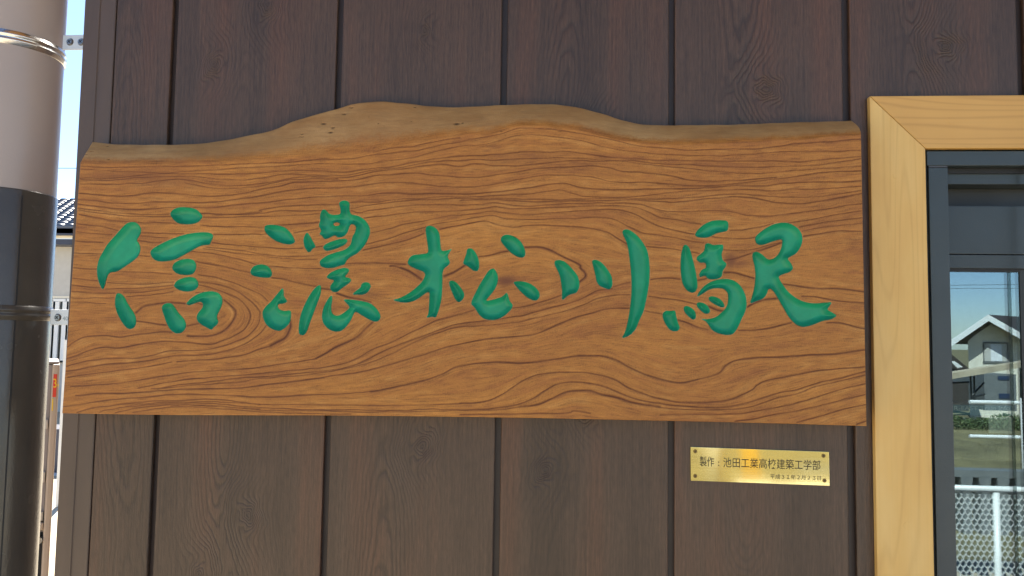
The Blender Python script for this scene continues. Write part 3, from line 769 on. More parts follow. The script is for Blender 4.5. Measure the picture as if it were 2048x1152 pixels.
# the brush strokes of the five carved characters
KZ = {1: (180, 400, 3.84), 2: (490, 390, 3.84), 3: (780, 430, 4.8), 4: (1080, 430, 4.431), 5: (1310, 420, 4.113)}
ST = {
1: [[320,168,350,172,375,190,395,225,385,265,365,295,360,315,375,330,387,360,385,400,365,440,320,475,270,510,225,540,195,552,160,553,140,570,125,610,115,655,100,690,85,670,65,620,55,570,55,510,70,450,100,400,130,345,170,300,210,255,250,210,280,180],
 [205,715,235,718,265,745,285,790,315,835,345,880,355,920,350,965,325,990,295,990,265,965,235,920,205,860,192,800,195,750],
 [612,105,640,70,690,55,760,57,820,72,850,105,868,125,840,165,800,183,740,187,680,182,640,150],
 [462,400,480,375,530,345,600,310,680,280,760,258,850,248,920,250,948,270,940,300,925,325,920,345,870,345,820,365,760,400,690,440,630,465,560,472,510,468,475,440],
 [630,520,645,485,690,460,750,450,795,460,815,490,815,530,790,570,740,578,680,570,645,548],
 [642,660,665,620,710,600,760,590,805,597,830,625,833,665,800,695,750,705,700,697,665,680],
 [550,830,560,805,590,792,630,795,655,830,680,870,720,910,738,950,730,995,700,1022,660,1025,620,1000,590,950,570,890],
 [735,798,770,760,820,725,880,705,940,700,990,715,1015,750,1018,790,1000,840,975,885,975,910,988,935,975,960,950,975,935,1000,900,980,860,960,825,930,818,895,835,860,865,830,870,795,850,778,810,790,765,810]],
2: [[148,262,155,235,190,228,250,232,310,250,350,290,375,330,385,365,350,380,300,375,240,355,190,320,160,290],
 [40,590,60,550,110,532,160,537,195,565,210,605,195,635,140,635,80,625,50,612],
 [290,710,298,740,295,775,315,800,325,822,290,835,255,835,250,860,270,885,310,892,350,885,355,920,345,980,310,1020,270,1045,220,1035,170,1005,140,950,133,895,160,855,200,820,240,770],
 [478,285,495,310,515,345,535,380,543,400,520,410,505,435,485,440,460,405,448,350,458,310],
 [720,60,750,42,785,45,805,65,800,100,810,150,870,160,920,190,955,240,962,290,940,350,910,400,860,450,810,475,780,500,765,535,720,545,680,560,620,562,580,545,572,515,590,490,640,460,700,440,760,425,795,400,815,375,825,320,845,290,855,250,840,225,810,222,800,250,785,290,760,320,710,328,690,305,650,330,610,340,595,315,570,300,590,275,565,235,580,200,575,160,590,115,615,110,640,140,670,155,735,150,735,110],
 [597,405,615,380,660,358,720,340,775,335,790,350,770,380,720,405,660,425,620,430],
 [622,635,650,600,700,575,760,558,795,565,800,585,775,615,765,632,800,635,820,655,790,685,750,710,710,745,675,745,652,720,660,690,690,655,660,648],
 [822,765,855,735,890,710,895,680,925,668,955,675,968,700,950,740,915,765,870,765],
 [572,688,585,705,582,760,555,830,525,910,495,990,475,1050,450,1080,415,1070,412,1010,425,930,450,860,490,780,530,720],
 [665,765,672,800,660,860,665,905,690,928,730,925,780,890,805,865,795,845,770,820,755,800,830,805,900,815,960,830,1010,870,1040,920,1040,955,1010,975,970,965,900,925,855,895,835,905,820,950,780,1010,740,1045,690,1050,640,1030,600,985,590,930,600,870,630,810]],
3: [[340,120,370,102,410,108,450,135,475,180,482,260,490,345,530,345,565,335,598,322,570,360,550,400,575,450,565,480,520,510,503,550,503,640,500,720,495,800,475,890,455,950,440,985,400,975,345,990,370,950,375,880,380,800,380,735,340,750,290,790,230,825,160,842,90,835,20,815,90,800,170,760,250,700,310,640,340,580,330,545,260,520,200,495,168,465,180,420,215,385,290,378,370,368,365,300,350,210],
 [565,635,600,628,640,650,680,700,712,750,710,790,690,820,660,840,630,815,605,760,575,690],
 [740,325,780,318,810,345,840,395,855,450,855,510,840,540,800,535,760,500,735,485,700,465,715,420,735,370],
 [1065,215,1100,190,1150,190,1210,215,1265,265,1295,330,1300,385,1280,410,1230,405,1170,370,1110,310,1065,255],
 [990,510,1015,535,1035,580,1035,640,1015,700,970,760,915,825,960,820,1020,805,1080,785,1118,742,1135,770,1145,825,1182,865,1165,905,1110,960,1050,995,980,1010,900,998,850,950,810,880,780,860,785,820,820,750,860,670,910,590,950,530],
 [1178,642,1250,635,1320,648,1380,680,1425,725,1440,770,1420,815,1380,822,1320,795,1260,740,1215,690]],
4: [[130,405,170,398,215,410,260,450,300,495,335,540,348,590,348,640,325,690,275,700,235,720,205,755,193,740,198,690,190,610,175,530,145,470,130,440],
 [458,405,490,395,530,410,570,445,610,500,635,545,642,590,640,630,620,660,580,650,530,630,500,590,492,530,475,465],
 [730,140,760,125,800,135,860,180,910,240,950,310,968,400,972,500,965,620,945,730,920,850,880,930,850,1010,800,1065,720,1098,755,1040,780,940,800,820,812,700,812,560,800,430,785,310,765,230,735,175]],
5: [[327,205,350,165,400,120,460,90,530,83,590,88,605,110,600,170,560,180,505,190,455,220,400,230,345,222],
 [235,290,260,285,285,315,300,370,320,440,335,510,348,590,350,640,330,675,300,682,260,660,228,610,215,540,210,450,215,360],
 [412,280,440,272,480,290,520,285,560,285,562,320,545,360,555,415,590,440,580,470,555,500,550,548,520,566,460,572,430,562,415,535,370,555,362,530,385,490,425,475,418,430,370,435,342,410,345,385,385,355,410,330],
 [340,718,365,670,410,620,470,585,540,568,600,566,660,584,710,630,745,700,755,770,745,830,710,900,680,970,640,1025,580,1028,520,1015,470,990,445,950,420,915,370,895,430,900,500,885,560,835,595,790,605,730,600,680,565,645,500,640,440,655,390,690],
 [437,720,465,708,510,718,550,745,572,785,570,800,540,800,490,775,450,748],
 [340,770,360,758,400,765,435,790,455,825,445,850,415,855,380,830,350,800],
 [235,800,255,788,295,800,330,835,338,870,330,900,305,900,270,870,240,835],
 [62,850,90,828,125,832,165,825,172,865,185,920,205,965,190,995,150,998,115,980,85,935,65,890],
 [820,230,850,195,910,150,980,115,1050,102,1110,110,1170,145,1205,190,1215,250,1195,310,1160,360,1100,390,1090,405,1120,440,1138,480,1110,510,1060,525,1010,545,1040,600,1090,670,1150,720,1220,755,1300,770,1380,765,1460,755,1430,795,1415,820,1450,840,1500,870,1450,900,1380,910,1300,945,1220,965,1160,945,1100,880,1060,810,1020,740,985,680,955,645,930,650,920,690,890,730,830,750,779,772,800,710,820,630,828,540,820,460,800,390,805,350,840,342,880,365,930,412,980,400,1020,360,1045,300,1050,240,1010,245,950,265,880,290,835,280]],
}
HOLE = {(2, 4): [675, 222, 700, 208, 730, 215, 725, 235, 690, 240]}


def chaikin(p, closed=True, it=1, q=0.2):
    for _ in range(it):
        nx = np.roll(p, -1, 0)
        p = np.stack([p * (1 - q) + nx * q, p * q + nx * (1 - q)], 1).reshape(-1, 2)
    return p


def resamp(p, step):
    out = []
    for a, b in zip(p, np.roll(p, -1, 0)):
        n = max(1, int(round(np.hypot(*(b - a)) / step)))
        out.append(a + (b - a) * (np.arange(n) / n)[:, None])
    return np.vstack(out)


def inside(poly, X, Y):
    r = np.zeros(X.shape, bool)
    for a, b in zip(poly, np.roll(poly, -1, 0)):
        if a[1] == b[1]: continue
        c = ((a[1] > Y) != (b[1] > Y)) & (X < (b[0] - a[0]) * (Y - a[1]) / (b[1] - a[1]) + a[0])
        r ^= c
    return r


def dist(polys, X, Y):
    d = np.full(X.shape, 1e9)
    for poly in polys:
        for a, b in zip(poly, np.roll(poly, -1, 0)):
            e = b - a; l2 = (e * e).sum() + 1e-9
            t = np.clip(((X - a[0]) * e[0] + (Y - a[1]) * e[1]) / l2, 0, 1)
            d = np.minimum(d, (X - a[0] - t * e[0]) ** 2 + (Y - a[1] - t * e[1]) ** 2)
    return np.sqrt(d)


CARVE = 0.0088


def carve(d):
    u = np.clip(d / 13.0, 0, 1)
    return CARVE * (1 - (1 - u) ** 2.2)


sdf_r = np.full((RH, RW), -9.0, np.float32)      # positive inside the strokes
char_meshes = {}
for ch, strokes in ST.items():
    ox, oy, s = KZ[ch]
    CV, CF = [], []
    for si, st_ in enumerate(strokes):
        p = np.array(st_, float).reshape(-1, 2) / s + (ox, oy)
        p = chaikin(p, it=2, q=0.22)
        outer = resamp(p, 1.6)
        polys = [outer]
        if (ch, si) in HOLE:
            hp = np.array(HOLE[(ch, si)], float).reshape(-1, 2) / s + (ox, oy)
            polys.append(resamp(chaikin(hp, it=1), 1.6))
        x0, y0 = outer.min(0) - 5; x1, y1 = outer.max(0) + 5
        ax, ay = int(x0) - EX, int(y0) - EY; bx_, by_ = int(x1) - EX, int(y1) - EY
        GX, GY = np.meshgrid(np.arange(ax, bx_) + EX + 0.0, np.arange(ay, by_) + EY + 0.0)
        ins = inside(outer, GX, GY)
        for h_ in polys[1:]: ins &= ~inside(h_, GX, GY)
        dd = dist([q_[::2] for q_ in polys], GX, GY)
        sd_ = np.where(ins, dd, -dd)
        sub = sdf_r[ay:by_, ax:bx_]
        np.maximum(sub, sd_, out=sub)
        # surface of the stroke
        sel = ins & (dd > 1.3) & (((GX.astype(int) + GY.astype(int)) % 2) == 0)
        ip = np.stack([GX[sel], GY[sel]], -1)
        vv, ee = [], []
        for poly in polys:
            n0 = len(vv); vv += poly.tolist()
            ee += [(n0 + i, n0 + (i + 1) % len(poly)) for i in range(len(poly))]
        nb = len(vv)
        vv += (ip + rng.uniform(-.15, .15, ip.shape)).tolist()
        rv, re, rf, ov, oe, of = delaunay_2d_cdt([Vector(v) for v in vv], ee, [], 0, 1e-5)
        rv = np.array([tuple(v) for v in rv])
        rf = np.array([f for f in rf if len(f) == 3])
        ce = rv[rf].mean(1)
        k = inside(outer, ce[:, 0], ce[:, 1])
        for h_ in polys[1:]: k &= ~inside(h_, ce[:, 0], ce[:, 1])
        rf = rf[k]
        dv = dist([q_[::2] for q_ in polys], rv[:, 0], rv[:, 1])
        dv = np.where(np.array([any(o < nb for o in l) for l in ov]), -0.15, dv)
        dep = np.where(dv < 0, -0.00025, carve(dv))
        W = Pn(rv[:, 0], rv[:, 1], FACE_Y)
        W[:, 1] += dep
        n0 = len(CV)
        CV += W.tolist(); CF += (rf + n0).tolist()
    char_meshes[ch] = (CV, CF)

# --- outlines of the board (picture coordinates)
TOPF = np.array([(161, 323), (219, 327), (302, 326), (380, 325), (520, 320), (624, 311), (754, 300), (820, 288), (920, 270), (985, 268), (1032, 255), (1066, 252), (1128, 258), (1180, 267), (1258, 282), (1320, 288), (1402, 288), (1511, 284), (1620, 277), (1722, 268)], float)
SIL = np.array([(184.5, 283.5), (237, 288.6), (339, 290), (413, 285.5), (471.6, 276.5), (546, 261), (589, 242.5), (639.5, 227.7), (675, 217), (706, 208), (753, 203.4), (803.6, 206.6), (862, 212.4), (919.6, 214), (1002.5, 210.8), (1084.6, 207.9), (1129.7, 210.8), (1162.5, 216.9), (1207.6, 229.2), (1248.6, 241.5), (1289.7, 248.9), (1343, 251), (1433, 249.7), (1535.8, 246.9), (1638, 243.6), (1703, 241.0)], float)
BOT = np.array([(124.5, 826.5), (312.7, 829.5), (520, 830.5), (700, 831), (1050, 835.6), (1342, 841.8), (1525, 846), (1733, 852)], float)
NX, NF, NWN = 1120, 450, 56


def along(c, n):
    q = spline(c, 2.0)
    s_ = np.concatenate([[0], np.cumsum(np.hypot(*np.diff(q, axis=0).T))]); s_ /= s_[-1]
    t = np.linspace(0, 1, n)
    return np.stack([np.interp(t, s_, q[:, 0]), np.interp(t, s_, q[:, 1])], -1)


def byx(c, frac):
    q = spline(c, 2.0)
    x = c[0, 0] + (c[-1, 0] - c[0, 0]) * frac
    o = np.argsort(q[:, 0])
    return np.stack([x, np.interp(x, q[o, 0], q[o, 1])], -1)


frac = np.linspace(0, 1, NX)
tf = byx(TOPF, frac); sl = byx(SIL, frac); bt = byx(BOT, frac)
tf[:, 1] += 1.1 * np.interp(frac * 1600, np.arange(1601), smooth1(1601, 30))
t = np.linspace(0, 1, NF)[:, None, None]
face = bt[None] + (tf - bt)[None] * t                        # rows from bottom to top
face[:, :, 0] += 0
tw = np.linspace(0, 1, NWN + 1)[1:, None, None]
wane = tf[None] + (sl - tf)[None] * tw
# round right-hand shoulder
rs = np.clip((frac - 0.975) / 0.025, 0, 1)[None]
wane[:, :, 0] += (np.sin(tw[:, :, 0] * math.pi) * 5.0) * rs
px_all = np.concatenate([face, wane], 0)
tt_ = np.concatenate([np.zeros(NF), tw[:, 0, 0]])[:, None] * np.ones((1, NX))
WD = 0.026
wn2 = np.zeros_like(tt_)
Yb = FACE_Y + WD * (0.45 * tt_ + 0.55 * tt_ ** 2.0) * (tt_ > 0)
rx = px_all[..., 0] - EX; ry = px_all[..., 1] - EY
Lr = bil(line_r, rx, ry); Sr = bil(soft_r, rx, ry); Gr = bil(lic, rx, ry); Sd = bil(sdf_r, rx, ry)
W = Pn(px_all[..., 0], px_all[..., 1], Yb)
onface = (tt_ == 0)
W[..., 1] += np.where(onface, 0.00035 * Lr, 0)
W[..., 1] += np.where(Sd > 0, carve(np.maximum(Sd, 0)) + 0.0011 * np.clip(Sd / 2, 0, 1), 0)
# uneven weathered edge
wob = 0.0012 * np.sin(px_all[..., 0] * 0.031 + 1.3 * np.sin(px_all[..., 1] * 0.05)) + 0.0007 * np.sin(px_all[..., 0] * 0.11 + px_all[..., 1] * 0.07)
W[..., 1] += np.where(onface, 0, wob * tt_)
fuzz = bil(rng.random((RH // 3, RW // 3)), rx / 3, ry / 3)
fz2 = bil(rng.random((RH // 14, RW // 14)), rx / 14, ry / 14)
wv = np.clip((tt_ - 0.02 - 0.12 * fuzz - 0.08 * fz2) / 0.24, 0, 1)
belt = np.clip(1 - np.abs((px_all[..., 1] - bil(np.interp(np.arange(RW) + EX, tf[:, 0], tf[:, 1])[None].repeat(2, 0), rx, ry * 0)) / 14), 0, 1)
dark = np.zeros_like(tt_)
for (cx_, cy_, rx_, ry_, st_) in ((1012, 562, 24, 10, .9), (1462, 522, 12, 17, .75), (1478, 530, 26, 8, .5), (735, 590, 26, 8, .45), (480, 300, 1, 1, 0), (838, 545, 9, 12, .5),
                                  (250, 352, 110, 11, .42), (330, 362, 90, 14, .34), (1040, 318, 90, 14, .28), (1150, 335, 120, 16, .18), (1440, 330, 120, 10, .16), (990, 294, 14, 5, .35), (975, 302, 10, 4, .3), (360, 620, 40, 9, .18), (575, 652, 7, 20, .30)):
    dark = np.maximum(dark, st_ * np.exp(-(((px_all[..., 0] - cx_) / rx_) ** 2 + ((px_all[..., 1] - cy_) / ry_) ** 2) ** 1.3))
pit = np.zeros_like(tt_)
PITS = [(647, 247, 6, 2.0), (666, 255, 4.5, 1.8), (661, 264.5, 5.5, 2.0), (604, 268, 4, 1), (603, 273, 5, .8), (688, 228, 5, 1.5), (702, 215, 5, 1.2), (757, 247, 1.3, 1.2), (913, 247.5, 7, 2.6), (738, 233, 2.5, 1), (823, 243, 2, .8), (1003, 262, 2, 1), (925, 246, 2.5, 1), (170, 309, 6, .7), (182, 303, 7, .6), (217, 319, 3, .8), (830, 215, 3, 1), (1120, 262, 4, .8), (214, 292, 3, .8)]
for (cx_, cy_, rx_, ry_) in PITS:
    g = np.exp(-(((px_all[..., 0] - cx_) / (rx_ * .85)) ** 2 + ((px_all[..., 1] - cy_) / (ry_ * .75)) ** 2) ** 1.5)
    pit = np.maximum(pit, g)
W[..., 1] += 0.0022 * pit

ny = NF + NWN
V = W.reshape(-1, 3)
ii = np.arange(ny * NX).reshape(ny, NX)
F = np.stack([ii[:-1, :-1], ii[:-1, 1:], ii[1:, 1:], ii[1:, :-1]], -1).reshape(-1, 4)
# rim going back to the wall side of the board
rim = np.concatenate([ii[0, :], ii[1:, -1], ii[-1, -2::-1], ii[-2:0:-1, 0]])
nb = len(V)
Bk = V[rim].copy(); Bk[:, 1] = BACK_Y
V = np.vstack([V, Bk])
ri = nb + np.arange(len(rim)); rj = np.roll(ri, -1)
F = np.concatenate([F, np.stack([rim, ri, rj, np.roll(rim, -1)], -1)])
me = bpy.data.meshes.new('board')
me.vertices.add(len(V)); me.vertices.foreach_set('co', V.astype(np.float32).ravel())
me.loops.add(F.size); me.loops.foreach_set('vertex_index', F.astype(np.int32).ravel())
me.polygons.add(len(F)); me.polygons.foreach_set('loop_start', (np.arange(len(F)) * 4).astype(np.int32))
me.update(calc_edges=True)
sm = np.ones(len(F), bool); sm[-len(rim):] = False
me.polygons.foreach_set('use_smooth', sm)
a = np.zeros((len(V), 4), np.float32)
fm = (1 - wv)
a[:nb, 3] = (np.exp(-((Sd + 0.5) / 0.9) ** 2)).ravel()
a[:nb, 0] = (Lr * fm).ravel(); a[:nb, 1] = Gr.ravel(); a[:nb, 2] = (Sr * fm).ravel()
a[nb:, 1] = 0.5
me.color_attributes.new('grain', 'FLOAT_COLOR', 'POINT').data.foreach_set('color', a.ravel())
a = np.zeros((len(V), 4), np.float32); a[:, 3] = 0.5
a[:nb, 3] = bil(band, rx, ry).ravel()
a[:nb, 0] = wv.ravel(); a[:nb, 1] = (dark * fm).ravel(); a[:nb, 2] = pit.ravel()
me.color_attributes.new('wane', 'FLOAT_COLOR', 'POINT').data.foreach_set('color', a.ravel())
sign = empty('signboard')
tag(sign, 'carved natural-edge wooden signboard with green painted brush characters on the brown siding', 'signboard')
new_obj('board', me, M['board'], sign)
zc = P(900, 600, BACK_Y).z
for pxx in (420, 1450):
    xx = P(pxx, 600, BACK_Y).x
    MB().box((xx - .03, BACK_Y, zc - .12), (xx + .03, -.0005, zc + .12)).build('hanging_batten', M['soffit'], sign)
KJ = {1: '信', 2: '濃', 3: '松', 4: '川', 5: '駅'}
for ch, (CV, CF) in char_meshes.items():
    m_ = mesh_from('carved_character', CV, CF, True)
    o = new_obj('carved_character', m_, M['paint'], sign)
    o['label'] = 'green carved brush character ' + KJ[ch]

# ================================================================== BRASS PLAQUE
PY = -0.0022
plq = empty('brass_plaque')
tag(plq, 'small shiny brass plate with engraved black writing below the signboard', 'plaque')
c0, c1, c2_, c3 = P(1381, 893.5, PY), P(1658, 903.5, PY), P(1659.5, 972, PY), P(1381.5, 961.5, PY)
pb = MB().prism([c0, c3, c2_, c1], (0, 0.0018, 0))
pb.build('plate', M['brass'], plq, bevel=0.0004)
for (sx, sy) in ((1390.5, 902.5), (1647, 911.5), (1390.5, 952), (1649, 961)):
    c = P(sx, sy, PY)
    sc = MB().tube(c + Vector((0, 0.0006, 0)), c + Vector((0, -0.0006, 0)), .0033, 20, .0026)
    s_o = sc.build('screw', M['brass_dark'], plq, smooth=False)
    an = random.uniform(0, 1.5)
    cr = MB()
    for k in (0, 1):
        d = Vector((math.cos(an + k * math.pi / 2), 0, math.sin(an + k * math.pi / 2)))
        e = Vector((-d.z, 0, d.x))
        q = [c + d * .0018 + e * .0004, c - d * .0018 + e * .0004, c - d * .0018 - e * .0004, c + d * .0018 - e * .0004]
        cr.prism([v + Vector((0, -.00075 - .00004 * k, 0)) for v in q], (0, .0002, 0))
    cr.build('cross_slot', M['ink'], s_o)


def text_mesh(body, size=1.0, offset=0.0):
    cu = bpy.data.curves.new('lettering', 'FONT')
    cu.body = body; cu.size = size; cu.offset = offset
    cu.resolution_u = 6
    ob = bpy.data.objects.new('lettering', cu)
    COL.objects.link(ob)
    dg = bpy.context.evaluated_depsgraph_get()
    m_ = bpy.data.meshes.new_from_object(ob.evaluated_get(dg))
    bpy.data.objects.remove(ob)
    return m_


def letter(bodies, mat, parent, name='lettering', thick=0.00018, offset=0.0, rf=False):
    """bodies: (text, left px, right px, top y at left, top y at right, height px, plane Y) -> one mesh of letters"""
    bm = bmesh.new()
    for (body, xl, xr, yl, yr, hp, Y) in bodies:
        m_ = text_mesh(body, offset=offset)
        n = len(m_.vertices)
        co = np.zeros(n * 3); m_.vertices.foreach_get('co', co); co = co.reshape(-1, 3)
        u = (co[:, 0] - co[:, 0].min()) / max(1e-6, np.ptp(co[:, 0]))
        v = (co[:, 1].max() - co[:, 1]) / max(1e-6, np.ptp(co[:, 1]))
        px = xl + (xr - xl) * u; py = yl + (yr - yl) * u + hp * v
        W_ = Pn(px, py, Y)
        m_.vertices.foreach_set('co', W_.astype(np.float32).ravel())
        m_.update()
        bm.from_mesh(m_)
        bpy.data.meshes.remove(m_)
    r = bmesh.ops.extrude_face_region(bm, geom=bm.faces[:])
    for v in [g for g in r['geom'] if isinstance(g, bmesh.types.BMVert)]:
        v.co.y += thick
    bmesh.ops.recalc_face_normals(bm, faces=bm.faces)
    m2 = bpy.data.meshes.new(name); bm.to_mesh(m2); bm.free()
    m2.materials.clear()
    return new_obj(name, m2, mat, parent)


LY = PY - 0.00015
letter([('製作', 1399.5, 1428, 912.5, 913.5, 20, LY)], M['ink'], plq, offset=0.006)
letter([(':', 1436.2, 1438.4, 923, 923, 9, LY)], M['ink'], plq, name='colon')
letter([('池田工業高校建築工学部', 1446.5, 1641, 914.5, 920.5, 20, LY)], M['ink'], plq, offset=0.003)
letter([('平成３１年２月２３日', 1540.5, 1642, 947.8, 951.5, 9.6, LY)], M['ink'], plq, offset=0.004)

# ================================================================== WINDOW
win = empty('window')
tag(win, 'aluminium window with pale pine surround and reflecting glass beside the signboard', 'window')
TY_ = -0.011
TB = 0.004
a_ = P(1734.5, 192, TY_)
zt = a_.z
xl = 0.5 * (P(1735, 192, TY_).x + P(1759.5, 1152, TY_).x)
xi = 0.5 * (P(1848.5, 297, TY_).x + P(1871, 1152, TY_).x)
zi = P(1900, 296.5, TY_).z
xr_in = wx1 - 0.05
xr_out = xr_in + (xi - xl)
zb_in, zb_out = wz0 + .05, wz0 + .05 - (zt - zi)
g = 0.0004
MB().prism([(xl + g, TY_, zt), (xi + g, TY_, zi), (xr_in - g, TY_, zi), (xr_out - g, TY_, zt)], (0, -TY_ - .0008, 0)).build('pine_head', M['pine_h'], win, bevel=0.0012)
MB().prism([(xl, TY_, zt - g), (xl, TY_, zb_out + g), (xi, TY_, zb_in + g), (xi, TY_, zi - g)], (0, -TY_ - .0008, 0)).build('pine_jamb', M['pine_v'], win, bevel=0.0012)
MB().prism([(xr_in, TY_, zi - g), (xr_in, TY_, zb_in + g), (xr_out, TY_, zb_out + g), (xr_out, TY_, zt - g)], (0, -TY_ - .0008, 0)).build('pine_jamb', M['pine_v'], win, bevel=0.0012)
MB().prism([(xi + g, TY_, zb_in), (xl + g, TY_, zb_out), (xr_out - g, TY_, zb_out), (xr_in - g, TY_, zb_in)], (0, -TY_ - .0008, 0)).build('pine_sill', M['pine_h'], win, bevel=0.0012)
for (qx, qy) in ((1903, 241), (1793, 351.5), (1815, 1051)):
    c = P(qx, qy, TY_)
    MB().tube(c + Vector((0, .002, 0)), c + Vector((0, -.0003, 0)), .0050, 24).build('wood_plug', M['pine_h'] if qy < 300 else M['pine_v'], win, bevel=0.0003)
# frame: every strip placed by its own edges, butted end to end
def X_(px, Y): return P(px, 800, Y).x
xo = xi + 0.0015
fr_y = -0.004
x_f0 = 0.5 * (P(1857, 600, fr_y).x + P(1880.5, 1152, fr_y).x)      # left edge of the aluminium jamb face
x_f1 = 0.5 * (P(1896.5, 600, fr_y).x + P(1919, 1152, fr_y).x)
z_h0 = P(1950, 331, fr_y).z
MB().box((xo, fr_y + .004, zb_in), (x_f0 - .0004, fr_y + .03, zi - .0015)).build('gasket', M['gasket'], win)
MB().box((x_f0 - .002, fr_y, z_h0), (xr_in, .075, zi - .0022)).build('frame_head', M['alu'], win, bevel=0.0008)
MB().box((x_f0, fr_y, zb_in), (x_f1, .075, z_h0 - .003)).build('frame_jamb', M['alu'], win, bevel=0.0008)
MB().box((xr_in - .028, fr_y, zb_in), (xr_in - .001, .075, z_h0 - .003)).build('frame_jamb', M['alu'], win, bevel=0.0008)
MB().box((x_f1 + .0004, fr_y, zb_in), (xr_in - .0285, .075, zb_in + .03)).build('frame_sill', M['alu'], win, bevel=0.0008)
MB().box((x_f0, fr_y - .0007, z_h0 - .0026), (x_f0 + .026, fr_y + .01, z_h0 - .0008)).build('head_clip', M['roofmetal'], win)
ry = 0.012
MB().box((x_f1 + .0004, ry, P(1950, 347, ry).z), (xr_in - .0285, .070, z_h0 - .0005)).build('track_slot', M['gasket'], win)
zt1, zt2 = P(1950, 346.5, ry + .004).z, P(1950, 368.5, ry + .004).z
MB().box((x_f1 + .0004, ry + .004, zt2), (xr_in - .0285, .060, zt1 - .0003)).build('top_track', M['alu'], win, bevel=0.0006)
zs1, zs2 = P(1950, 412, .022).z, P(1950, 508, .022).z
MB().box((x_f1 + .0004, .050, zs1 + .0002), (xr_in - .0285, .068, zt2 - .0003)).build('dark_recess', M['alu_dark'], win)
MB().box((x_f1 + .0004, .022, zs2), (xr_in - .0285, .062, zs1)).build('shutter_box', M['alu'], win, bevel=0.0008)
zr2 = P(1950, 536.5, .0225).z
x_p1 = P(2042, 560, .0225).x
MB().box((x_f1 + .0004, .0225, zr2), (xr_in - .0285, .052, zs2 - .0012)).build('sash_rail', M['alu'], win, bevel=0.0006)
MB().box((x_f1 + .0004, .025, zr2 - .0045), (x_p1 + .001, .048, zr2 - .0002)).build('glazing_gasket', M['gasket'], win)
MB().box((x_p1 + .0015, .0280, zb_in + .031), (x_p1 + .046, .052, zr2 - .0004)).build('sash_stile', M['alu_dark'], win, bevel=0.0006)
MB().box((x_f1 + .0002, GLASS_Y, zb_in + .0305), (x_p1 + .001, GLASS_Y + .004, zr2 - .004)).build('glass_pane', M['glass'], win)
MB().box((x_p1 + .047, GLASS_Y + .012, zb_in + .0305), (xr_in - .029, GLASS_Y + .016, zr2 - .004)).build('glass_pane', M['glass'], win)
# room behind the glass
room = MB()
room.box((x_corner + .091, 4.201, 0), (wx1 + 1.3, 4.3, WALL_TOP))
room.box((wx1 + 1.2, gd + .081, 0), (wx1 + 1.3, 4.2, WALL_TOP))
o = room.build('room_wall', M['room']); tag(o, kind='structure')
o = MB().box((x_corner + .091, gd + .081, .001), (wx1 + 1.2, 4.2, .03)).build('room_floor', M['roomfloor']); tag(o, kind='structure')
o = MB().box((x_corner + .02, gd + .001, WALL_TOP + .001), (wx1 + 1.3, 4.3, WALL_TOP + .12)).build('ceiling', M['room']); tag(o, kind='structure')

# information display inside the room
scr = empty('information_display')
tag(scr, 'dim train information screen with a teal header seen through the window glass', 'screen')
SY = 0.42
q0 = P(1898, 805, SY); q1 = P(2028, 900, SY); qh = P(1898, 829, SY)
MB().box((q0.x, SY, q1.z - .02), (q1.x, SY + .05, q0.z)).build('casing', M['alu_dark'], scr)
MB().box((q0.x + .004, SY - .002, qh.z), (q1.x - .004, SY - .0005, q0.z - .004)).build('header', M['screen'], scr)
MB().box((P(1976, 830, SY).x, SY - .002, P(1976, 866, SY).z), (q1.x - .004, SY - .0005, qh.z - .002)).build('display_area', M['display'], scr)
letter([('JR-EAST Train Info', 1903, 2020, 812, 812, 11, SY - .004)], M['screentext'], scr, thick=.001)

# ================================================================== EAVE ABOVE THE WALL
eave = empty('porch_eave')
tag(eave, 'timber-lined porch eave projecting above the siding wall', 'eave')
ez = WALL_TOP + .125
ex0, ex1 = x_corner - .04, wx1 + 1.5
y0_ = -0.35
nbd = 3
for k in range(nbd):
    ya = y0_ + (0.0 - y0_) * k / nbd
    yb_ = y0_ + (0.0 - y0_) * (k + 1) / nbd - .006
    MB().box((ex0, ya, ez - .018), (ex1, yb_, ez)).build('soffit_board', M['soffit'], eave)
MB().box((ex0 - .05, y0_ - .05, ez + .001), (ex1 + .05, 4.6, ez + .12)).build('roof_deck', M['roofmetal'], eave)
MB().box((ex0 - .04, y0_ - .04, ez - .05), (ex1 + .04, y0_ - .012, ez)).build('fascia', M['soffit'], eave)

# ================================================================== DRAINPIPE
pipe = empty('drainpipe')
tag(pipe, 'taupe drainpipe with a glossy dark lower sleeve at the left wall corner', 'drainpipe')
DY = 0.030


def ray_x(px, py, Y): return P(px, py, Y).x


pcx = 0.5 * (P(30, 10, DY).x + P(-35, 1000, DY).x)
# radius so that the right-hand outline falls where the photo has it
def tangent_r(px, py):
    d = P(px, py, DY) - CAM
    n = Vector((d.y, -d.x, 0)).normalized()
    return abs((Vector((pcx, DY, 0)) - Vector((CAM.x, CAM.y, 0))).dot(n))
r1 = 0.5 * (tangent_r(137, 0) + tangent_r(114, 370))
r2 = 0.5 * (tangent_r(120, 386) + tangent_r(72.5, 1140))
z_j = P(20, 369, DY - r2).z


def lathe(prof, seg=96):
    """prof: list of (radius, z)"""
    v, f = [], []
    for (r, z) in prof:
        for i in range(seg):
            t_ = 2 * math.pi * i / seg
            v.append((pcx + r * math.cos(t_), DY + r * math.sin(t_), z))
    for k in range(len(prof) - 1):
        for i in range(seg):
            j = (i + 1) % seg
            f.append((k * seg + i, k * seg + j, (k + 1) * seg + j, (k + 1) * seg + i))
    return v, f


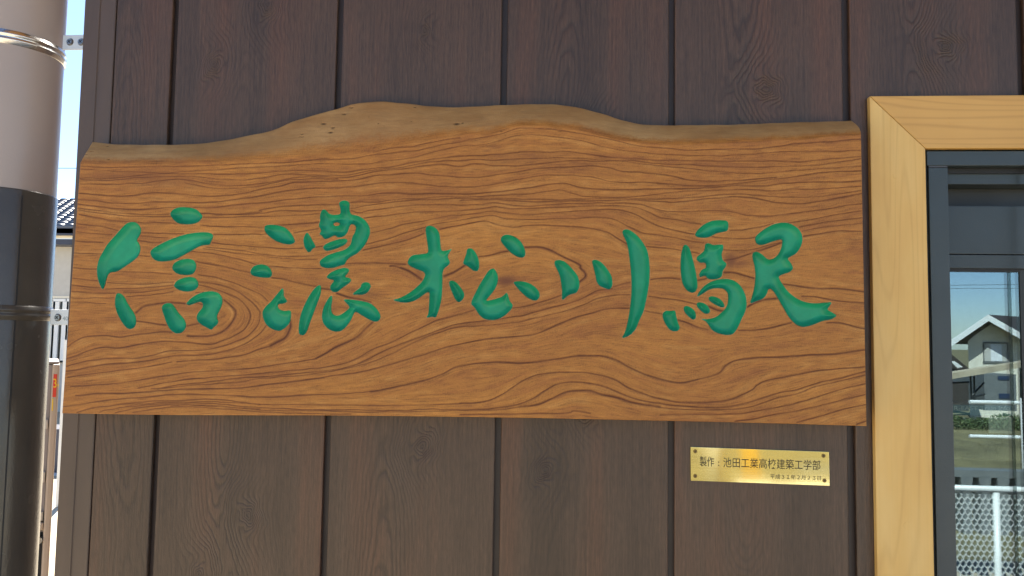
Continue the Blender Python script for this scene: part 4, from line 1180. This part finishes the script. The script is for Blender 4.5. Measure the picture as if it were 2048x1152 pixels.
def lathe_obj(name, prof, mat, parent, seg=96):
    v, f = lathe(prof, seg)
    m_ = mesh_from(name, v, f, True)
    m_.materials.append(mat)
    bm = bmesh.new(); bm.from_mesh(m_); bmesh.ops.recalc_face_normals(bm, faces=bm.faces)
    bm.to_mesh(m_); bm.free()
    return new_obj(name, m_, None, parent)


lathe_obj('upper_pipe', [(r1, z_j - .05), (r1, 2.0), (r1, WALL_TOP + .08)], M['pipe'], pipe)
lathe_obj('lower_sleeve', [(r1 + .0002, z_j - .001), (r2 - .0014, z_j), (r2 - .0004, z_j - .0006), (r2, z_j - .002), (r2, 1.2), (r2, .0)], M['sleeve'], pipe)
# folded seam of the sleeve and the faint line printed on the pipe
th = math.atan2(-1, 1.62)
d = Vector((math.cos(th), math.sin(th), 0)); e = Vector((-d.y, d.x, 0))
sm_ = MB()
c = Vector((pcx, DY, 0)) + d * (r2 - .0006)
sm_.prism([c + e * .0009 + Vector((0, 0, .02)), c - e * .0009 + Vector((0, 0, .02)), c - e * .0009 + d * .0012 + Vector((0, 0, .02)), c + e * .0009 + d * .0012 + Vector((0, 0, .02))], (0, 0, z_j - .03))
sm_.build('seam', M['black'], pipe)


def clamp(z, r, hb, matb, plate_px, label, engr=None):
    cl = empty('pipe_clamp')
    tag(cl, label, 'pipe clamp', 'clamps holding the drainpipe')
    lathe_obj('band', [(r, z + hb), (r + .0018, z + hb - .0008), (r + .0018, z + hb * .62), (r + .0042, z + hb * .45), (r + .0042, z + hb * .30), (r + .0018, z + hb * .12), (r + .0018, z - hb * .12), (r + .0042, z - hb * .30), (r + .0042, z - hb * .45), (r + .0018, z - hb * .62), (r + .0018, z - hb + .0008), (r, z - hb)], matb, cl)
    xa, ya_, xb, yb_, screws = plate_px
    Yp = 0.030
    q0, q1 = P(xa, ya_, Yp), P(xb, yb_, Yp)
    MB().box((q0.x, Yp, q1.z), (q1.x + .01, Yp + .003, q0.z)).build('lug_plate', M['zinc'], cl, bevel=0.0008)
    MB().box((q1.x + .0101, Yp - .0, q1.z + .002), (x_corner + .0015, Yp + .003, q0.z - .002)).build('wall_strap', M['zinc'], cl)
    for (sx, sy) in screws:
        c = P(sx, sy, Yp)
        s_o = MB().tube(c, c + Vector((0, -.0026, 0)), .0062, 24, .0044).build('screw', M['screwm'], cl)
        cr = MB()
        for k in (0, 1):
            an = 0.7 + k * math.pi / 2
            d = Vector((math.cos(an), 0, math.sin(an))); e = Vector((-d.z, 0, d.x))
            q = [c + d * .0032 + e * .0007, c - d * .0032 + e * .0007, c - d * .0032 - e * .0007, c + d * .0032 - e * .0007]
            cr.prism([v + Vector((0, -.0028 - .00005 * k, 0)) for v in q], (0, .0004, 0))
        cr.build('cross_slot', M['black'], s_o)
    if engr:
        letter([(engr[0], engr[1], engr[2], engr[3], engr[3], engr[4], Yp - .0003)], M['screwm'], cl, thick=.0003)
    return cl


clamp(P(5, 66, DY - r1).z, r1, .0115, M['steel'], (126, 70, 160, 99, ((140, 84), (162.5, 84))), 'stainless steel clamp around the upper taupe part of the drainpipe')
clamp(P(5, 624, DY - r2).z, r2, .0115, M['sleeve'], (101, 619, 128, 650, ((115.5, 635),)), 'dark clamp around the lower glossy sleeve of the drainpipe', ('40', 125, 136, 633, 8))

# ================================================================== BEHIND THE CORNER (seen through the gap)
# neighbouring house with tiled roof
HY = 14.0
hs = empty('tiled_roof_house')
tag(hs, 'house with blue-grey tiled roof and white windows behind the drainpipe', 'house')
hx0, hx1 = P(-260, 600, HY).x, P(420, 600, HY).x
zg = 0.0
z_soff = P(130, 490, HY).z
MB().box((hx0, HY, zg), (hx1, HY + 6, z_soff)).build('wall', M['greige'], hs)
z1_, z2_ = P(130, 592, HY).z, P(130, 597, HY).z
MB().box((hx0, HY - .03, z2_), (hx1, HY - .001, z1_)).build('sill_band', M['cream'], hs)
y_e = HY - .6
za, zb = P(130, 456, y_e).z, P(130, 470, y_e).z
MB().box((hx0 - .3, y_e, zb), (hx1 + .3, y_e + .12, za)).build('gutter', M['navy'], hs)
za, zb = P(130, 470.6, y_e + .13).z, P(130, 477, y_e + .13).z
MB().box((hx0 - .3, y_e + .13, zb), (hx1 + .3, y_e + .17, za)).build('fascia', M['cream'], hs)
MB().box((hx0 - .3, y_e + .18, P(130, 489, y_e + .18).z), (hx1 + .3, HY + 6.3, zb - .003)).build('soffit', M['navy'], hs)
# roof slope, tiles laid in staggered rows
ang_ = rad(21)
z_e = P(130, 455, y_e).z
rows, cols = 11, 0
MB().prism([(hx0 - .3, y_e, z_e - .02), (hx1 + .3, y_e, z_e - .02), (hx1 + .3, y_e + 3.2 * math.cos(ang_), z_e - .02 + 3.2 * math.sin(ang_)), (hx0 - .3, y_e + 3.2 * math.cos(ang_), z_e - .02 + 3.2 * math.sin(ang_))], (0, 0, -.1)).build('roof', M['tile'], hs)
tw_, tl = .24, .24
tv, tfc = [], []
for k in range(9):
    u = k / 8
    zz = .035 * math.sin(math.pi * min(1, u * 1.6)) if u < .625 else -.008 * math.sin(math.pi * (u - .625) / .375)
    for (yy, dz) in ((0, .045), (tl * 1.05, .0)):
        tv.append((u * tw_, yy * math.cos(ang_) - dz * math.sin(ang_), yy * math.sin(ang_) + (zz + dz) * math.cos(ang_)))
    tv.append((u * tw_, .0, -.005))
for k in range(8):
    a3, b3 = k * 3, k * 3 + 3
    tfc.append((a3, b3, b3 + 1, a3 + 1)); tfc.append((a3 + 2, b3 + 2, b3, a3))
tm = mesh_from('roof_tile', tv, tfc, True); tm.materials.append(M['tile'])
tx0, tx1 = P(85, 430, y_e).x, P(190, 430, y_e).x
rv_, rf_ = [], []
for r in range(13):
    x = hx0 - .3 - tw_ + (r * .62 % 1.0) * tw_
    while x < hx1 + .3:
        lx, ly, lz = x, y_e + r * tl * math.cos(ang_), z_e + r * tl * math.sin(ang_)
        if tx0 - tw_ * 8 < x < tx1 + tw_ * 7:
            o = new_obj('roof_tile', tm, None, hs)
            o.location = (lx, ly, lz)
        else:
            n0 = len(rv_)
            rv_ += [(a3 + lx, b3 + ly, c3 + lz) for a3, b3, c3 in tv]
            rf_ += [tuple(n0 + q for q in f3) for f3 in tfc]
        x += tw_
o = new_obj('outer_roof_tiles', mesh_from('outer_roof_tiles', rv_, rf_, True), M['tile'], hs)
tag(o, kind='stuff')
# white-framed windows with dark panes
wf = MB()
fy = HY - .06


def hbox(mb, ax, ay, bx, by, y, dpt):
    p0, p1 = P(ax, ay, y), P(bx, by, y)
    mb.box((p0.x, y, p0.z), (p1.x, y + dpt, p1.z))


for (ax, bx) in ((60, 104), (106.5, 131), (134, 158)):
    w_ = MB()
    hbox(w_, ax, 597.5, bx, 603, fy, .055)
    hbox(w_, ax, 603.2, ax + 5.5, 725, fy, .055)
    hbox(w_, bx - 5.5, 603.2, bx, 725, fy, .055)
    hbox(w_, ax + 5.6, 721, bx - 5.6, 725, fy, .055)
    wo = w_.build('window', M['white'], hs)
    pn = MB(); hbox(pn, ax + 5.5, 603, bx - 5.5, 721, fy + .035, .01)
    pn.build('pane', M['pane'], wo)
# utility wire in the white sky
uw = MB()
for k in range(10):
    t0, t1 = k / 10, (k + 1) / 10
    def wp(t): return P(40 + t * 400, 337 + 8 * t - 14 * t * (1 - t), 24)
    uw.tube(wp(t0), wp(t1), .012, 6)
o = uw.build('utility_wire', M['wire']); tag(o, 'thin dark utility wire crossing the pale sky in the gap beside the wall', 'wire')
for k_, (ax, bx, sag, zoff, lab) in enumerate(()): pass

# beige machine in the gap
mc = empty('beige_machine')
tag(mc, 'beige metal machine cabinet with red and yellow stickers beside the drainpipe', 'machine')
MY = 0.95
mxr = 0.5 * (P(121, 752, MY).x + P(96, 1140, MY).x)
mz1 = P(110, 727, MY).z
mxl = mxr - 0.75
fw = 0.5 * (P(121, 752, MY).x - P(106, 752, MY).x) * 2
fw *= 0.83
fin = mxr - fw                       # inner edge of the frame strip
MB().box((mxl, MY + .03, .12), (mxr, MY + .25, mz1 - .001)).build('cabinet', M['beige'], mc, bevel=.004)
MB().box((mxl + .001, MY + .012, mz1), (mxr - .002, MY + .26, mz1 + .006)).build('top_cap', M['beige_dark'], mc, bevel=.003)  # darker colour stands in for shade on the machine top
zA = P(110, 745, MY).z; zB = P(90, 1043, MY).z; zC = P(85, 1058, MY).z
MB().box((fin, MY, .12), (mxr - .0005, MY + .0295, mz1 - .002)).build('frame_strip', M['beige'], mc, bevel=.005)
MB().box((mxl, MY, zC), (fin - .0004, MY + .0295, zB)).build('frame_rail', M['beige'], mc, bevel=.005)
MB().box((mxl + .02, MY + .018, zB + .001), (fin - .001, MY + .0285, mz1 - .004)).build('door_panel', M['beige_dark'], mc)
for (ya_, yb_) in ((839, 857), (943, 964), (1023, 1041)):
    p0 = P(100, ya_, MY); p1 = P(100, yb_, MY)
    MB().box((fin - .045, MY + .006, p1.z), (fin - .003, MY + .0175, p0.z)).build('clip', M['beige_light'], mc, bevel=.002)
MB().box((mxl + .02, MY + .020, .2), (fin - .001, MY + .0285, zC - .012)).build('handle_recess', M['black'], mc)
kz = P(82, 1078, MY).z
kx = P(82, 1078, MY).x
MB().tube((kx, MY + .02, kz), (kx, MY - .002, kz), .011, 20, .009).build('knob', M['steel'], mc)
sy_ = MY - .0006
st = MB(); p0, p1 = P(106.6, 748, sy_), P(120.4, 794, sy_)
so = MB().box((mxr - fw + .004, sy_, p1.z), (mxr - .006, sy_ + .0005, p0.z)).build('red_sticker', M['red'], mc)
letter([('3', 108.5, 113.5, 757, 757, 18, sy_ - .0004)], M['yellow'], so, thick=.0003)
letter([('円', 114, 117.8, 768, 768, 7, sy_ - .0004)], M['yellow'], so, thick=.0003)
p0, p1 = P(106, 797, sy_), P(116, 821, sy_)
MB().box((mxr - fw + .004, sy_, p1.z), (mxr - .012, sy_ + .0005, p0.z)).build('yellow_sticker', M['yellow'], mc)
pivot = Vector((mxr, MY, 0.0))
for o in mc.children: o.matrix_parent_inverse = Matrix.Translation(-pivot)
mc.location = pivot
mc.rotation_euler = (0, 0, rad(36))
# pale post and low white wall between the machine and the corner
WY = 6.0
o = MB().box((P(124, 760, WY).x, WY, 0), (P(129, 760, WY).x, WY + .08, P(126, 680, WY).z)).build('fence_post', M['pale_grey'])
tag(o, 'pale slim post standing between the beige machine and the brown wall corner', 'post')
lw = empty('low_wall')
tag(lw, 'low white wall with dark openings behind the beige machine', 'wall')
LY_ = 7.5
MB().box((P(40, 965, LY_).x, LY_, 0), (P(170, 965, LY_).x, LY_ + .15, P(110, 964, LY_).z)).build('wall', M['white'], lw)
MB().box((P(40, 865, LY_).x, LY_ + .16, P(110, 963, LY_).z), (P(170, 865, LY_).x, LY_ + .6, P(110, 862, LY_).z)).build('dark_planting_trough', M['navy'], lw)

# ================================================================== GROUND
gr = MB().box((-400, -0.0, -.3), (400, 400, -.004))
o = gr.build('ground_behind', M['concrete']); tag(o, kind='structure')
o = MB().box((-60, -5.2, -.3), (60, -0.004, -.004)).build('platform', M['concrete']); tag(o, kind='structure')
def bank(y):
    if y > -12: return .27 * max(0, -y - 5.2) / 6.8 - .01
    if y > -13.2: return .26
    return max(-1.8, .26 - .16 * (-y - 13.2))


v, f = [], []
xs = np.linspace(-150, 150, 61)
ys = [-5.21, -7, -9, -10, -12, -13.2, -14, -17, -20, -24, -28, -34, -45, -70, -120, -400]
for yy in ys:
    for xx in xs:
        z = bank(yy)
        v.append((xx * (1 + max(0, -yy - 60) / 100), yy, z + (0.10 * math.sin(xx * 1.3 + yy) if yy < -14 else 0)))
nx_ = len(xs)
for a3 in range(len(ys) - 1):
    for b3 in range(nx_ - 1):
        n0 = a3 * nx_ + b3
        f.append((n0, n0 + nx_, n0 + nx_ + 1, n0 + 1))
m_ = mesh_from('embankment', v, f, True)
o = new_obj('embankment', m_, M['hay']); tag(o, kind='structure')

# ================================================================== OPPOSITE SIDE (mirrored in the window glass)
def rbox(mb, ax, ay, bx, by, yv, dpt):
    """box whose near face, seen in the pane, spans these picture corners; dpt goes further away"""
    p0, p1 = Rf(ax, ay, yv), Rf(bx, by, yv)
    mb.box((p0.x, p0.y, p0.z), (p1.x, p0.y - dpt, p1.z))


gh_ = empty('gabled_house')
tag(gh_, 'cream house with white-edged gable and small curtained window mirrored in the glass', 'house')
YV = 36.0
wL, wR = Rf(1937, 720, YV), Rf(2035, 720, YV)
apx = Rf(1977, 629, YV - .9)
eL = Rf(1898, 683, YV - .9); eR = Rf(2062, 677, YV - .9)
zgr = -1.9
yf = wL.y
pk = Rf(1977, 641, YV)
wz_l, wz_r = Rf(1937, 682, YV).z, Rf(2035, 668, YV).z
MB().prism([(wL.x, yf, zgr), (wR.x, yf, zgr), (wR.x, yf, wz_r), (pk.x, yf, pk.z - .12), (wL.x, yf, wz_l)], (7.5, -6, 0)).build('wall', M['cream'], gh_)
for (e_, nm) in ((eL, 0), (eR, 1)):
    tvec = Vector((0, 0, -.05))
    a0, b0 = Vector((apx.x, apx.y, apx.z)), Vector((e_.x, apx.y, e_.z))
    MB().prism([a0 + Vector((0, -.05, 0)), b0 + Vector((0, -.05, 0)), b0 + Vector((0, -.05, -.12)), a0 + Vector((0, -.05, -.12))], (8.5, -7, 0)).build('roof', M['darkroof'], gh_)
    MB().prism([a0, b0, b0 + Vector((0, 0, -.30)), a0 + Vector((0, 0, -.30))], (0, -.045, 0)).build('bargeboard', M['white'], gh_)
w_ = MB()
wy = YV - .06
rbox(w_, 1966.5, 684, 2018, 687, wy, .05); rbox(w_, 1966.5, 723, 2018, 726, wy, .05)
rbox(w_, 1966.5, 687, 1969, 723, wy, .05); rbox(w_, 2015.5, 687, 2018, 723, wy, .05)
wo = w_.build('window', M['greypanel'], gh_)
pn = MB(); rbox(pn, 1969, 687, 2015.5, 723, wy + .02, .01); pn.build('pane', M['greige'], wo)
pn = MB(); rbox(pn, 1981, 688, 2004, 722.5, wy + .012, .006); pn.build('curtain', M['curtain'], wo)

# lower canopy roof with struts in front of the house
cn = empty('platform_canopy')
tag(cn, 'long low grey canopy on thin steel struts in front of the mirrored house', 'canopy')
YC = 28
p0, p1, p2, p3 = Rf(1880, 750, YC), Rf(2075, 719, YC), Rf(2075, 730, YC), Rf(1880, 762, YC)
MB().prism([p0, p1, p2, p3], (0, -.5, 0)).build('roof', M['concrete'], cn)
for (a1, b1, a2, b2) in ((1941, 752, 1943, 800), (1948, 752, 1949, 800), (2041, 735, 2042, 800), (2047, 735, 2048, 800), (1943, 792, 1968, 765), (1943, 795, 1970, 788), (1900, 766, 1938, 764)):
    MB().tube(Rf(a1, b1, YC + .5), Rf(a2, b2, YC + .5), .035, 6).build('strut', M['alu_dark'], cn)
cb = empty('clad_shed')
tag(cb, 'grey clad shed with two blue window strips under the mirrored canopy', 'shed')
mb = MB(); rbox(mb, 1968, 748, 2034, 822, 32, 3); mb.build('wall', M['greypanel'], cb)
for (a1, b1, a2, b2) in ((1996, 752, 2019, 760), (1998, 787, 2020, 797)):
    mb = MB(); rbox(mb, a1, b1, a2, b2, 31.97, .02); mb.build('window', M['bluepane'], cb)
bs = MB(); rbox(bs, 1870, 764, 1938, 822, 31, 3)
o = bs.build('brown_shed', M['darkroof']); tag(o, 'dark brown shed at the far left of the mirrored view', 'shed')
dr = empty('dark_tiled_roof')
tag(dr, 'dark tiled roof left of the mirrored cream house', 'roof')
MB().prism([Rf(1880, 690, 37.5), Rf(1936, 735, 37.5), Rf(1936, 752, 37.5), Rf(1880, 752, 37.5)], (0, -4, 0)).build('roof_slope', M['darkroof'], dr)
MB().prism([Rf(1903, 724, 37.2), Rf(1909, 722, 37.2), Rf(1926, 734, 37.2), Rf(1915, 736, 37.2)], (0, -.05, 0)).build('roof_vent', M['white'], dr)

# hedge: many small leaves
hv, hf = [], []
c0h = Rf(1900, 832, 12.5); c1h = Rf(2060, 832, 12.5)
for k in range(16000):
    x = random.uniform(c0h.x - 2.5, c1h.x + 3); hh = .20 + .05 * math.sin(x * 5) + .03 * math.sin(x * 13)
    c = Vector((x, c0h.y + random.uniform(-.35, .35), bank(c0h.y) - .02 + hh * random.random() ** .7))
    s_ = random.uniform(.010, .030)
    a3 = Vector((random.gauss(0, 1), random.gauss(0, 1), random.gauss(0, 1))).normalized()
    b3 = a3.orthogonal().normalized()
    n0 = len(hv)
    hv += [tuple(c + a3 * s_), tuple(c + b3 * s_ * .5), tuple(c - a3 * s_), tuple(c - b3 * s_ * .5)]
    hf.append((n0, n0 + 1, n0 + 2, n0 + 3))
o = new_obj('hedge', mesh_from('hedge', hv, hf), M['leaf']); tag(o, 'low green hedge behind the white railing in the reflection', 'hedge', kind='stuff')
# dry grass tufts
hv, hf = [], []
for k in range(16000):
    yy = -random.uniform(5.3, 20); x = random.uniform(2, 22)
    z0 = bank(yy)
    hgt = random.uniform(.02, .09); dx = random.uniform(-.08, .08)
    n0 = len(hv); w5 = random.uniform(.004, .012)
    hv += [(x - w5, yy, z0 - .12), (x + w5, yy, z0 - .12), (x + dx, yy + random.uniform(-.05, .05), z0 + hgt)]
    hf.append((n0, n0 + 1, n0 + 2))
o = new_obj('dry_grass', mesh_from('dry_grass', hv, hf), M['hay']); tag(o, 'dry yellowed grass on the bank beyond the platform', 'grass', kind='stuff')

# white tubular railing
rl = empty('white_railing')
tag(rl, 'white tubular railing with three rails standing beyond the mesh fence', 'railing')
YR = 6.4
for (yy, r) in ((804, .019), (872.5, .017), (946, .015)):
    a3 = Rf(1950, yy, YR); 
    MB().tube((a3.x - (0.05 if yy < 900 else -.20), a3.y, a3.z), (a3.x + 5.0, a3.y, a3.z), r, 14).build('rail', M['white'], rl, smooth=True)
    if yy < 900:
        MB().tube((a3.x - 3.0, a3.y - .5, a3.z - .02), (a3.x - .06, a3.y - .5, a3.z - .02), r, 14).build('rail', M['pale_grey'], rl, smooth=True)  # greyer colour stands in for shade on the left rail lengths
for k in range(3):
    a3 = Rf(2041, 800, YR)
    MB().tube((a3.x + k * 1.5, a3.y + .03, 0), (a3.x + k * 1.5, a3.y + .03, a3.z + .02), .020, 14).build('post', M['white'], rl, smooth=True)
# concrete kerb with trapezoid notches
kb = MB()
YK = 4.6
z0k, z1k = Rf(1950, 985, YK).z, Rf(1950, 941, YK).z
p0 = Rf(1880, 950, YK); p1 = Rf(2110, 950, YK)
kb.box((p0.x - 1, p0.y, z1k - .05), (p1.x + 2, p0.y - .12, z1k))
n = 24; x = p0.x - .5
stp = Rf(1989, 950, YK).x - Rf(1952.5, 950, YK).x
x = Rf(1952.5 - 36.5 * 2, 950, YK).x
while x < p1.x + 1:
    kb.prism([(x + stp * .26, p0.y, z0k - .3), (x + stp * .26, p0.y, z0k), (x + stp * .16, p0.y, z1k - .051), (x + stp * .84, p0.y, z1k - .051), (x + stp * .74, p0.y, z0k), (x + stp * .74, p0.y, z0k - .3)], (0, -.12, 0))
    x += stp
o = kb.build('notched_wall', M['greypanel']); tag(o, 'low grey concrete wall with trapezoid notches right behind the mesh fence', 'wall')

# mesh fence close to the building
fn = empty('mesh_fence')
tag(fn, 'white framed fence filled with expanded metal mesh low in the window reflection', 'fence')
YF = 2.1
top = Rf(1960, 978, YF)
fy_ = top.y
xA, xB = top.x - 1.0, top.x + 2.2
MB().tube((xA, fy_, top.z), (xB, fy_, top.z), .0135, 16).build('rail', M['white'], fn, smooth=True)
MB().tube((xA, fy_, .12), (xB, fy_, .12), .0135, 16).build('rail', M['white'], fn, smooth=True)
pxs = [0.5 * (Rf(1989.5, 1000, YF).x + Rf(2000, 1152, YF).x) + k * .8 for k in (-1, 0, 1, 2)]
for x in pxs:
    MB().tube((x, fy_ + .001, 0), (x, fy_ + .001, top.z - .012), .0125, 16).build('post', M['white'], fn, smooth=True)
cw, chh = .0235, .021
mv, mf = [], []
nxm, nzm = int((xB - xA) / cw), int((top.z - .5) / chh)


def strand(a, b, t=.0016):
    n0 = len(mv)
    dx, dz = b[0] - a[0], b[1] - a[1]
    L_ = math.hypot(dx, dz); ex_, ez_ = -dz / L_ * t, dx / L_ * t
    for (yy) in (fy_ + .0015, fy_ - .0015):
        mv.extend([(a[0] + ex_, yy, a[1] + ez_), (b[0] + ex_, yy, b[1] + ez_), (b[0] - ex_, yy, b[1] - ez_), (a[0] - ex_, yy, a[1] - ez_)])
    mf.extend([(n0, n0 + 1, n0 + 2, n0 + 3), (n0 + 7, n0 + 6, n0 + 5, n0 + 4), (n0, n0 + 4, n0 + 5, n0 + 1), (n0 + 3, n0 + 2, n0 + 6, n0 + 7)])


for r in range(nzm):
    z = top.z - .012 - r * chh
    for c_ in range(nxm):
        x = xA + c_ * cw + (cw / 2 if r % 2 else 0)
        strand((x, z), (x + cw * .5, z - chh * .62))
        strand((x, z), (x - cw * .5, z - chh * .62))
        strand((x - cw * .5, z - chh * .62), (x - cw * .5, z - chh))
o = new_obj('expanded_mesh', mesh_from('expanded_mesh', mv, mf), M['white'], fn); tag(o, kind='stuff')

# overhead wires in the mirrored sky
ow = [(571, 568.5, 22), (576.5, 577, 24)]
for k, (ya_, yb_, yv) in enumerate(ow):
    w_ = MB().tube(Rf(1850, ya_, yv), Rf(2100, yb_, yv), .006, 6)
    o = w_.build('overhead_wire', M['wire'])
    tag(o, ['upper of the two overhead wires in the mirrored blue sky', 'lower of the two overhead wires in the mirrored blue sky'][k], 'wire', 'overhead wires in the mirrored sky')

# unseen poles added opposite the wall to make streaks in the brass plate
for (px_, yv, r, mt_, nm, lab) in ((1497, 6.0, .045, 'yellowpaint', 'added_yellow_pole', 'unseen yellow pole added for the broad streak in the brass plaque'),
                                   (1441, 7.0, .022, 'yellowpaint', 'added_yellow_pole', 'unseen slimmer yellow pole added for the thin streak in the brass plaque'),
                                   (1424, 6.6, .06, 'white', 'added_white_pole', 'unseen white pole added for the pale streak in the brass plaque')):
    b_ = Rf(px_, 930, yv)
    o = MB().tube((b_.x, b_.y, 0), (b_.x, b_.y, 2.3), r, 20).build(nm, M[mt_], smooth=True)
    tag(o, lab, 'pole')
print('tris', sum(len(o.data.polygons) * 2 for o in bpy.data.objects if o.type == 'MESH'))
